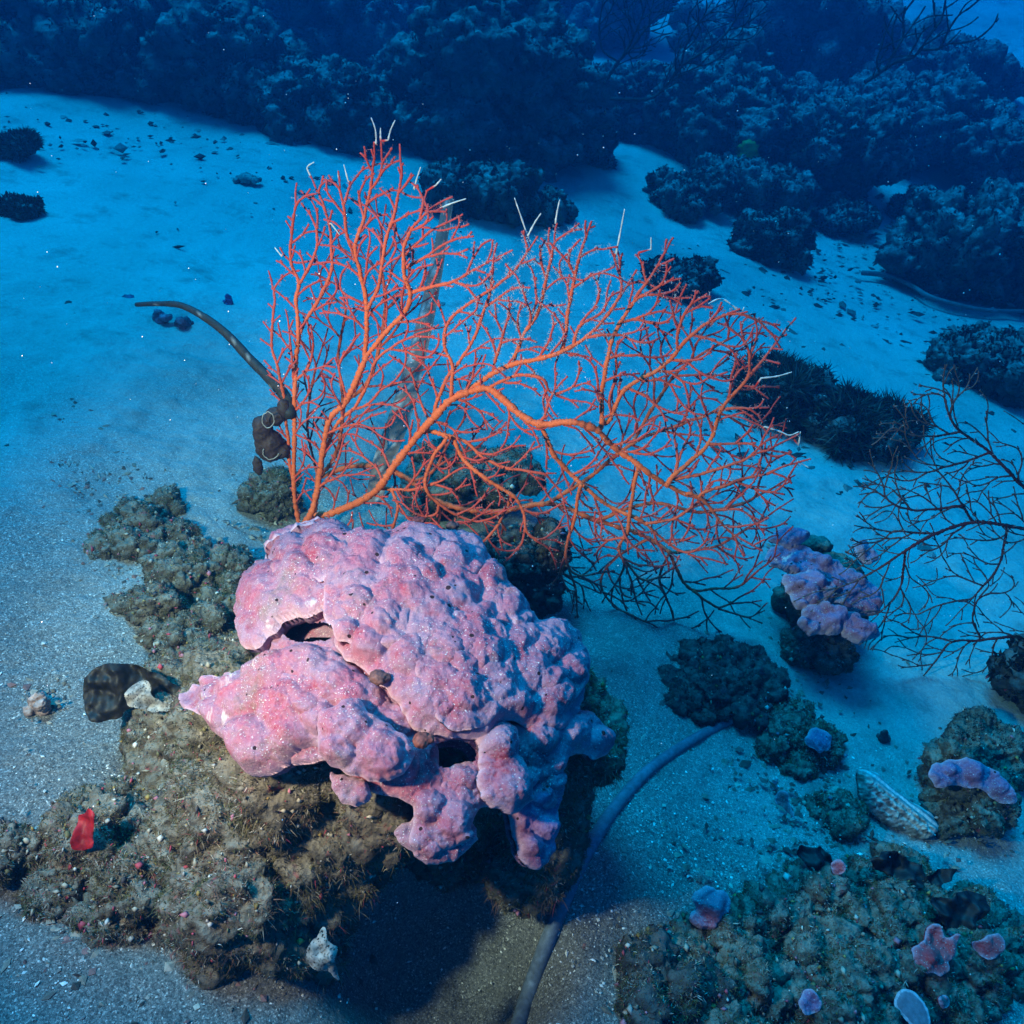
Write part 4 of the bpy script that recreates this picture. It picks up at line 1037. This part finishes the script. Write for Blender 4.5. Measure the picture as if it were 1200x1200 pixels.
leaf('dead_leaf', 'large curled black brown leaf stuck in the left rubble', 'leaf', [(96,800),(112,782),(135,777),(165,781),(195,795),(222,815),(218,838),(190,828),(150,832),(140,842),(112,846),(98,828)], 0.05, (0.1, -0.75, 0.6), 0.0015, ((0.006, 0.0055, 0.005), (0.022, 0.018, 0.012)), 0.025, 71)
leaf('lace_leaf', 'pale skeletal leaf lying on the black brown leaf', 'leaf', [(146,826),(152,806),(165,797),(176,803),(180,818),(200,824),(214,822),(200,832),(175,834),(158,830)], 0.065, (0.1, -0.7, 0.7), 0.0008, ((0.16, 0.15, 0.13), (0.34, 0.32, 0.29)), 0.02, 72, 1.0, holes=0.0028)
leaf('red_leaf', 'blood red leaf scrap standing on the lower left rubble', 'leaf', [(84,994),(88,968),(86,958),(98,956),(104,947),(114,952),(112,966),(108,976),(110,990),(96,998)], 0.055, (0.0, -0.8, 0.6), 0.0012, ((0.22, 0.004, 0.008), (0.36, 0.010, 0.016)), 0.015, 73)
leaf('lace_leaf', 'pale skeletal leaf hanging from the turf below the pink crust', 'leaf', [(362,1108),(372,1094),(380,1088),(386,1100),(397,1112),(392,1124),(397,1148),(384,1136),(370,1132),(360,1128)], 0.12, (0.1, -0.8, 0.55), 0.0008, ((0.14, 0.14, 0.125), (0.32, 0.31, 0.28)), 0.02, 74, 1.0, holes=0.0028, at=on_rock(376, 1112, 14) + nrm(CAM - on_rock(376, 1112, 14)) * 0.05)
for i, (poly, lab) in enumerate([
  ([(930,990),(948,992),(966,994),(977,1006),(974,1024),(958,1020),(942,1012)], 'dark angular leaf standing at the upper end of the right rubble mound'),
  ([(1016,1006),(1036,996),(1052,1000),(1070,1010),(1086,1016),(1082,1034),(1064,1040),(1044,1028),(1024,1016)], 'long dark crumpled leaf across the top of the right rubble mound'),
  ([(1086,1030),(1104,1018),(1122,1020),(1112,1032),(1096,1042)], 'dark pointed leaf tip at the right end of the crumpled leaf'),
  ([(1088,1052),(1110,1050),(1130,1046),(1156,1052),(1150,1078),(1128,1090),(1106,1084),(1096,1070)], 'wide dark leaf on the right shoulder of the rubble mound')]):
    leaf('dead_leaf', lab, 'leaf', poly, 0.035, (0.1, -0.6, 0.7), 0.0015, ((0.005, 0.005, 0.006), (0.022, 0.02, 0.02)), 0.03, 80 + i)
def crust_scrap(lab, poly, lift, tilt, mat, bumps, seed, top=0.012, at=None):
    cx, cy_ = np.mean(poly, 0); p0 = on_rock(cx, cy_, 9) if at is None else at; p0 = p0 + nrm(CAM - p0) * 0.012
    v, qq, rim, *_ = pillow(poly, plane_surf(p0, tilt, 0.016, 0.05, seed), 1.2, top, 0.012, 8, bumps, 0.005, 0.022, seed, 0, min(5, 0.09 * np.ptp(np.array(poly), axis=0).max()))
    tag(mesh('coralline_crust', v, qq, None, mat, None, None, rim), lab, 'coralline algae')
crust_scrap('pink rounded coralline lobe at the left end of the right rubble mound', [(812,1048),(822,1041),(838,1040),(854,1050),(857,1064),(846,1076),(836,1090),(822,1090),(808,1078),(816,1066)], 0.05, (0, -0.7, 0.7), M_CRUST, [(835,1058,16,.5)], 91)
crust_scrap('salmon red crust on the right rubble mound', [(1066,1112),(1080,1104),(1090,1084),(1102,1082),(1108,1096),(1124,1094),(1118,1118),(1104,1140),(1084,1140),(1070,1128)], 0.06, (0, -0.6, 0.8), M_CRUSTR, [(1090,1118,12,.4)], 92, 0.005)
crust_scrap('small salmon red crust patch right of the larger red crust', [(1140,1106),(1156,1098),(1172,1096),(1176,1112),(1162,1124),(1148,1118)], 0.05, (0, -0.6, 0.8), M_CRUSTR, [], 93, 0.004)
crust_scrap('tiny pink crust dab below the dark angular leaf', [(974,1012),(984,1006),(992,1014),(988,1024),(978,1024)], 0.05, (0, -0.6, 0.8), M_CRUSTR, [], 301, 0.004)
crust_scrap('orange red crust smear on the sand left of the ribbed shell', [(908,930),(918,926),(926,944),(932,958),(922,962),(912,946)], 0.05, (0, -0.5, 0.85), M_CRUSTR, [], 302, 0.003)
crust_scrap('bright red crust dab below the salmon red crust', [(1096,1168),(1110,1166),(1114,1176),(1102,1182)], 0.05, (0, -0.6, 0.8), M_CRUSTR, [], 303, 0.004)
crust_scrap('dark magenta crust near the bottom edge of the right mound', [(938,1172),(952,1160),(964,1172),(962,1188),(944,1190)], 0.05, (0, -0.6, 0.8), M_CRUSTP, [], 304, 0.005)
crust_scrap('violet crust flake on the fuzzy rock beside the oblong stone', [(942,864),(958,852),(974,860),(972,878),(954,882)], 0.05, (0, -0.6, 0.8), M_CRUSTP, [], 305, 0.005)
mid_rock('crusted_stone', 'stone with a purple crust on the sand at the right edge, above the rubble', 1142, 972, 110, 85, 94, 5000)
crust_scrap('purple crust capping the stone near the right edge', [(1085,905),(1104,892),(1134,890),(1165,902),(1184,922),(1190,936),(1176,942),(1150,926),(1120,920),(1098,924)], 0.055, (0, -0.5, 0.85), M_CRUSTP, [(1110,902,10,.5),(1140,905,14,.5),(1170,922,12,.5)], 95, 0.005)
# the purple knobbly coral right of the fan
pc = gp(970, 745)
def pdome(cx0, cy0, rad, k):
    p0 = on_rock(965, 700, 30); p0 = p0 + nrm(CAM - p0) * 0.03; o0 = p0.copy()
    def f(X, Y):
        d = rays(X, Y); nv = nrm(np.array([0, -0.55, 0.8])); t = ((p0 - CAM) @ nv) / (d @ nv); P_ = CAM + d * t[:, None]
        r2 = ((P_ - o0) ** 2).sum(1); return P_ - nv * (k * r2)[:, None], np.tile(nv, (len(X), 1))
    return f
pr = thing('coral_rock', pc, 'purple knobbly crusted rock behind the brown fan twigs, right of the orange fan', 'coral rock')
bl, rx = px_blobs(968, 752, 120, 120, 96, 7); V, q = remesh_blobs(bl, 0.005); V = roughen(V, q, 0.02, 0.06, 96, 0.5, 0.6, 0.006); ROCKV.append(V); mesh('rock_body', V, q, None, M_ROCK, pr)
for i, poly in enumerate([[(918,682),(930,670),(952,672),(975,690),(972,708),(950,720),(930,712)], [(935,722),(952,712),(980,716),(985,738),(965,746),(940,742)], [(975,728),(992,722),(1012,730),(1028,745),(1018,752),(992,752),(976,744)],
      [(900,650),(914,632),(945,634),(968,650),(1000,668),(1030,690),(1032,716),(1004,726),(978,712),(960,690),(928,672)], [(905,622),(925,610),(948,616),(950,632),(925,640)], [(1000,640),(1016,634),(1032,648),(1022,662),(1006,656)]]):
    mx, my = np.mean(poly, 0); v, qq, rim, *_ = pillow(poly, pdome(960, 690, 1, 1.2), 1.4, 0.012, 0.02, 10, [(mx + a_, my + b_, c_, .6) for a_, b_, c_ in zip(np.random.default_rng(i).normal(0, 20, 9), np.random.default_rng(i + 9).normal(0, 16, 9), np.random.default_rng(i + 5).uniform(7, 15, 9))], 0.010, 0.03, 120 + i, [0.02, 0.03, 0.03, 0, 0, 0.01][i], 6)
    mesh('coralline_plate', v, qq, None, M_CRUSTP, pr, None, rim)

# the ribbed shell lying on the sand
def shell():
    r_ = thing('clam_shell', gp(1046, 958), 'large ribbed scaly clam shell on the sand, right of centre', 'shell')
    poly = [(1005,906),(1014,902),(1026,906),(1046,924),(1066,938),(1086,950),(1097,966),(1090,978),(1078,983),(1060,976),(1038,966),(1022,954),(1008,936)]
    ax = np.array([0.78, 0.62]); ac = np.array([0.62, -0.78])
    def hf(X_, Y_, d_):
        v_ = (X_ - 1048) * ac[0] + (Y_ - 944) * ac[1]; u_ = (X_ - 1048) * ax[0] + (Y_ - 944) * ax[1]
        rib = 0.0035 * np.abs(np.sin(v_ * 0.42 + 0.15 * np.sin(u_ * 0.2))); sc_ = np.where(v_ < 4, 0.006 * np.clip(n2(X_, Y_, 4.5, 7, 2), 0, 1), 0)
        return rib + sc_ + 0.015 * np.exp(-((v_ + 2) / 14) ** 2)
    v, qq, rim, X_, Y_, d_ = pillow(poly, plane_surf(gp(1046, 950) + np.array([0, 0, 0.03]), (0.15, -0.65, 0.72)), 0.9, 0.012, 0.02, 9, (), 0.001, 0.01, 33, 0, 1.5, hf)
    vv = (X_ - 1048) * ac[0] + (Y_ - 944) * ac[1]; s_ = n2(X_, Y_, 5, 9, 3)
    t_ = np.clip((vv - 1) / 6, 0, 1)[:, None]; k_ = np.clip(0.5 + s_, 0, 1)[:, None]
    C_ = (1 - t_) * (np.array((0.14, 0.10, 0.08)) * (1 - k_) + np.array((0.55, 0.46, 0.40)) * k_) + t_ * np.where(np.sin(vv * 0.9)[:, None] > 0.1, np.array((0.50, 0.50, 0.48)), np.array((0.24, 0.25, 0.25)))
    mesh('valve', v, qq, None, M_TINT, r_, C_)
shell()
def ovalshell():
    poly = [(1050,1166),(1058,1159),(1070,1162),(1084,1176),(1090,1192),(1088,1206),(1074,1206),(1058,1192),(1048,1178)]
    v, qq, rim, X_, Y_, d_ = pillow(poly, plane_surf(on_rock(1070, 1182, 8) + nrm(CAM - gp(1070, 1185)) * 0.02, (0, -0.6, 0.8)), 1.2, 0.003, 0.006, 10, (), 0.0005, 0.01, 34, 0, 1.0)
    C_ = np.where((d_ < 3)[:, None], np.array((0.40, 0.36, 0.40)), np.array((0.15, 0.14, 0.17)))
    tag(mesh('oval_shell', v, qq, None, M_TINT, None, C_), 'pale oval shell with a light rim at the bottom edge', 'shell')
ovalshell()
# brown sponge under the stalk
def sponge():
    p0 = PY(316, 520, 1.50); r_ = thing('tunicate', p0, 'dark brown leathery blob hanging under the stalk left of the orange fan', 'sea squirt')
    bl = [(PY(316,522,1.5),(0.026,0.024,0.032)),(PY(308,505,1.5),(0.018,0.02,0.03)),(PY(302,545,1.5),(0.008,0.008,0.022)),(PY(330,528,1.5),(0.016,0.018,0.014)),(PY(322,488,1.51),(0.018,0.018,0.016)),(PY(333,480,1.51),(0.012,0.014,0.02))]
    V, q = remesh_blobs(bl, 0.0022); V = roughen(V, q, 0.003, 0.02, 3, 0.2)
    C_ = np.tile((0.045, 0.022, 0.018), (len(V), 1)) * (1 + 0.5 * fbm(V / 0.02, 3, 2)[:, None]); mesh('body', V, q, None, M_TINT, r_, C_)
    for (cx, cy_, rx_, ry_, a0, a1) in ((314, 492, 7, 9, 0, 6.3), (317, 530, 9, 8, 0.2, 3.6)):
        th = np.linspace(a0, a1, 30); pts = PY(cx + rx_ * np.cos(th) + n2(th, th, 0.6, 4, 2), cy_ + ry_ * np.sin(th) + n2(th, th, 0.5, 6, 2), 1.474)
        v, qq, tt = tube(pts, 0.0010, 6); mesh('siphon_rim', v, qq, tt, M_TINT, r_, np.tile((0.28, 0.25, 0.22), (len(v), 1)))
sponge()
# snails on the pink crust
def snail(cx, cy_, r, lab, col, seed):
    P_, N_ = dome(np.array([float(cx)]), np.array([float(cy_)])); p = P_[0] + N_[0] * 0.046
    V, q = remesh_blobs([(p, (r, r * 0.9, r * 0.6)), (p + np.array([r * 0.5, 0, r * 0.1]), (r * 0.7, r * 0.6, r * 0.4))], r / 9); V = roughen(V, q, r * 0.2, r, seed, 0.3)
    C_ = np.array(col) * (1 + 0.6 * fbm(V / (r * 0.4), 2, seed)[:, None]); tag(mesh('sea_snail', V, q, None, M_TINT, None, C_), lab, 'snail')
snail(450, 813, 0.011, 'round dark brown snail in the middle of the pink crust', (0.10, 0.045, 0.04), 1)
snail(492, 878, 0.011, 'red brown snail at the upper left of the hole in the pink crust', (0.14, 0.04, 0.03), 2)
snail(489, 646, 0.009, 'dark red snail on the top edge of the pink crust', (0.10, 0.02, 0.02), 3)
snail(523, 651, 0.009, 'dark shell right of the dark red snail on the crust top edge', (0.06, 0.03, 0.03), 4)
# yellow green sponge in the far cave
V, q = remesh_blobs([(PY(876, 182, gp(845, 205)[1] - 0.25), (0.06, 0.06, 0.085))], 0.012); V = roughen(V, q, 0.03, 0.06, 8)
tag(mesh('sponge', V, q, None, M_TINT, None, np.tile((0.15, 0.17, 0.035), (len(V), 1))), 'yellow green sponge on the cavernous boulder', 'sponge')

# drifting particles in the water
rng = np.random.default_rng(99); n = 420
pp = rng.uniform((20, 10), (1180, 1100), (n, 2)); pp[: n // 2, 1] *= 0.45; tt = rng.uniform(0.7, 2.6, n)
c0 = CAM + rays(pp[:, 0], pp[:, 1]) * tt[:, None]; ok_ = c0[:, 2] > G(c0[:, 0], c0[:, 1]) + 0.05; c0 = c0[ok_]; n = len(c0)
o8 = np.array([(1, 0, 0), (0, 1, 0), (-1, 0, 0), (0, -1, 0), (0, 0, 1), (0, 0, -1)], float); tr = np.array([(0, 1, 4), (1, 2, 4), (2, 3, 4), (3, 0, 4), (1, 0, 5), (2, 1, 5), (3, 2, 5), (0, 3, 5)])
v = c0[:, None] + o8[None] * (rng.uniform(0.0004, 0.0012, n) * (0.6 + 0.25 * tt[ok_]))[:, None, None] * rng.uniform(0.6, 1.4, (n, 6, 1))
tag(mesh('marine_snow', v.reshape(-1, 3), None, (tr[None] + np.arange(n)[:, None, None] * 6).reshape(-1, 3), M_TINT, None, np.full((n * 6, 3), 0.75)), kind='stuff')

# purple crusted pebbles on the pale sand by the stalk tip
for i, (cx, cy_, wd, ht, lab) in enumerate([(150, 350, 20, 12, 'small purple pebble on the sand just left of the stalk tip'), (187, 372, 26, 16, 'dull pink pebble under the arch of the stalk, left one'),
        (214, 380, 28, 18, 'larger dark pink pebble under the arch of the stalk'), (268, 354, 14, 10, 'tiny violet pebble on the sand right of the stalk arch'), (290, 210, 30, 10, 'low sandy mound on the pale sand left of the fan top'),
        (46, 825, 34, 26, 'little pink and tan stone on the grey sand at the left edge'), (1035, 865, 16, 12, 'small dark pebble with a stalk on the sand above the ribbed shell'), (908, 915, 14, 8, 'white pebble beside the fuzzy rock, on the blue sand')]):
    bl, rx = px_blobs(cx, cy_ + ht / 2, wd, ht, 700 + i, 6); V, q = remesh_blobs(bl, max(rx / 16, 0.0015)); V = roughen(V, q, rx * 0.2, rx * 0.6, 700 + i)
    col = [(0.16, 0.07, 0.14), (0.24, 0.11, 0.15), (0.18, 0.07, 0.10), (0.14, 0.06, 0.18), (0.20, 0.19, 0.18), (0.30, 0.20, 0.17), (0.05, 0.045, 0.05), (0.55, 0.53, 0.5)][i]
    tag(mesh('pebble', V, q, None, M_TINT, None, np.array(col) * (1 + 0.8 * fbm(V / (rx * 0.5), 3, i)[:, None])), lab, 'stone')
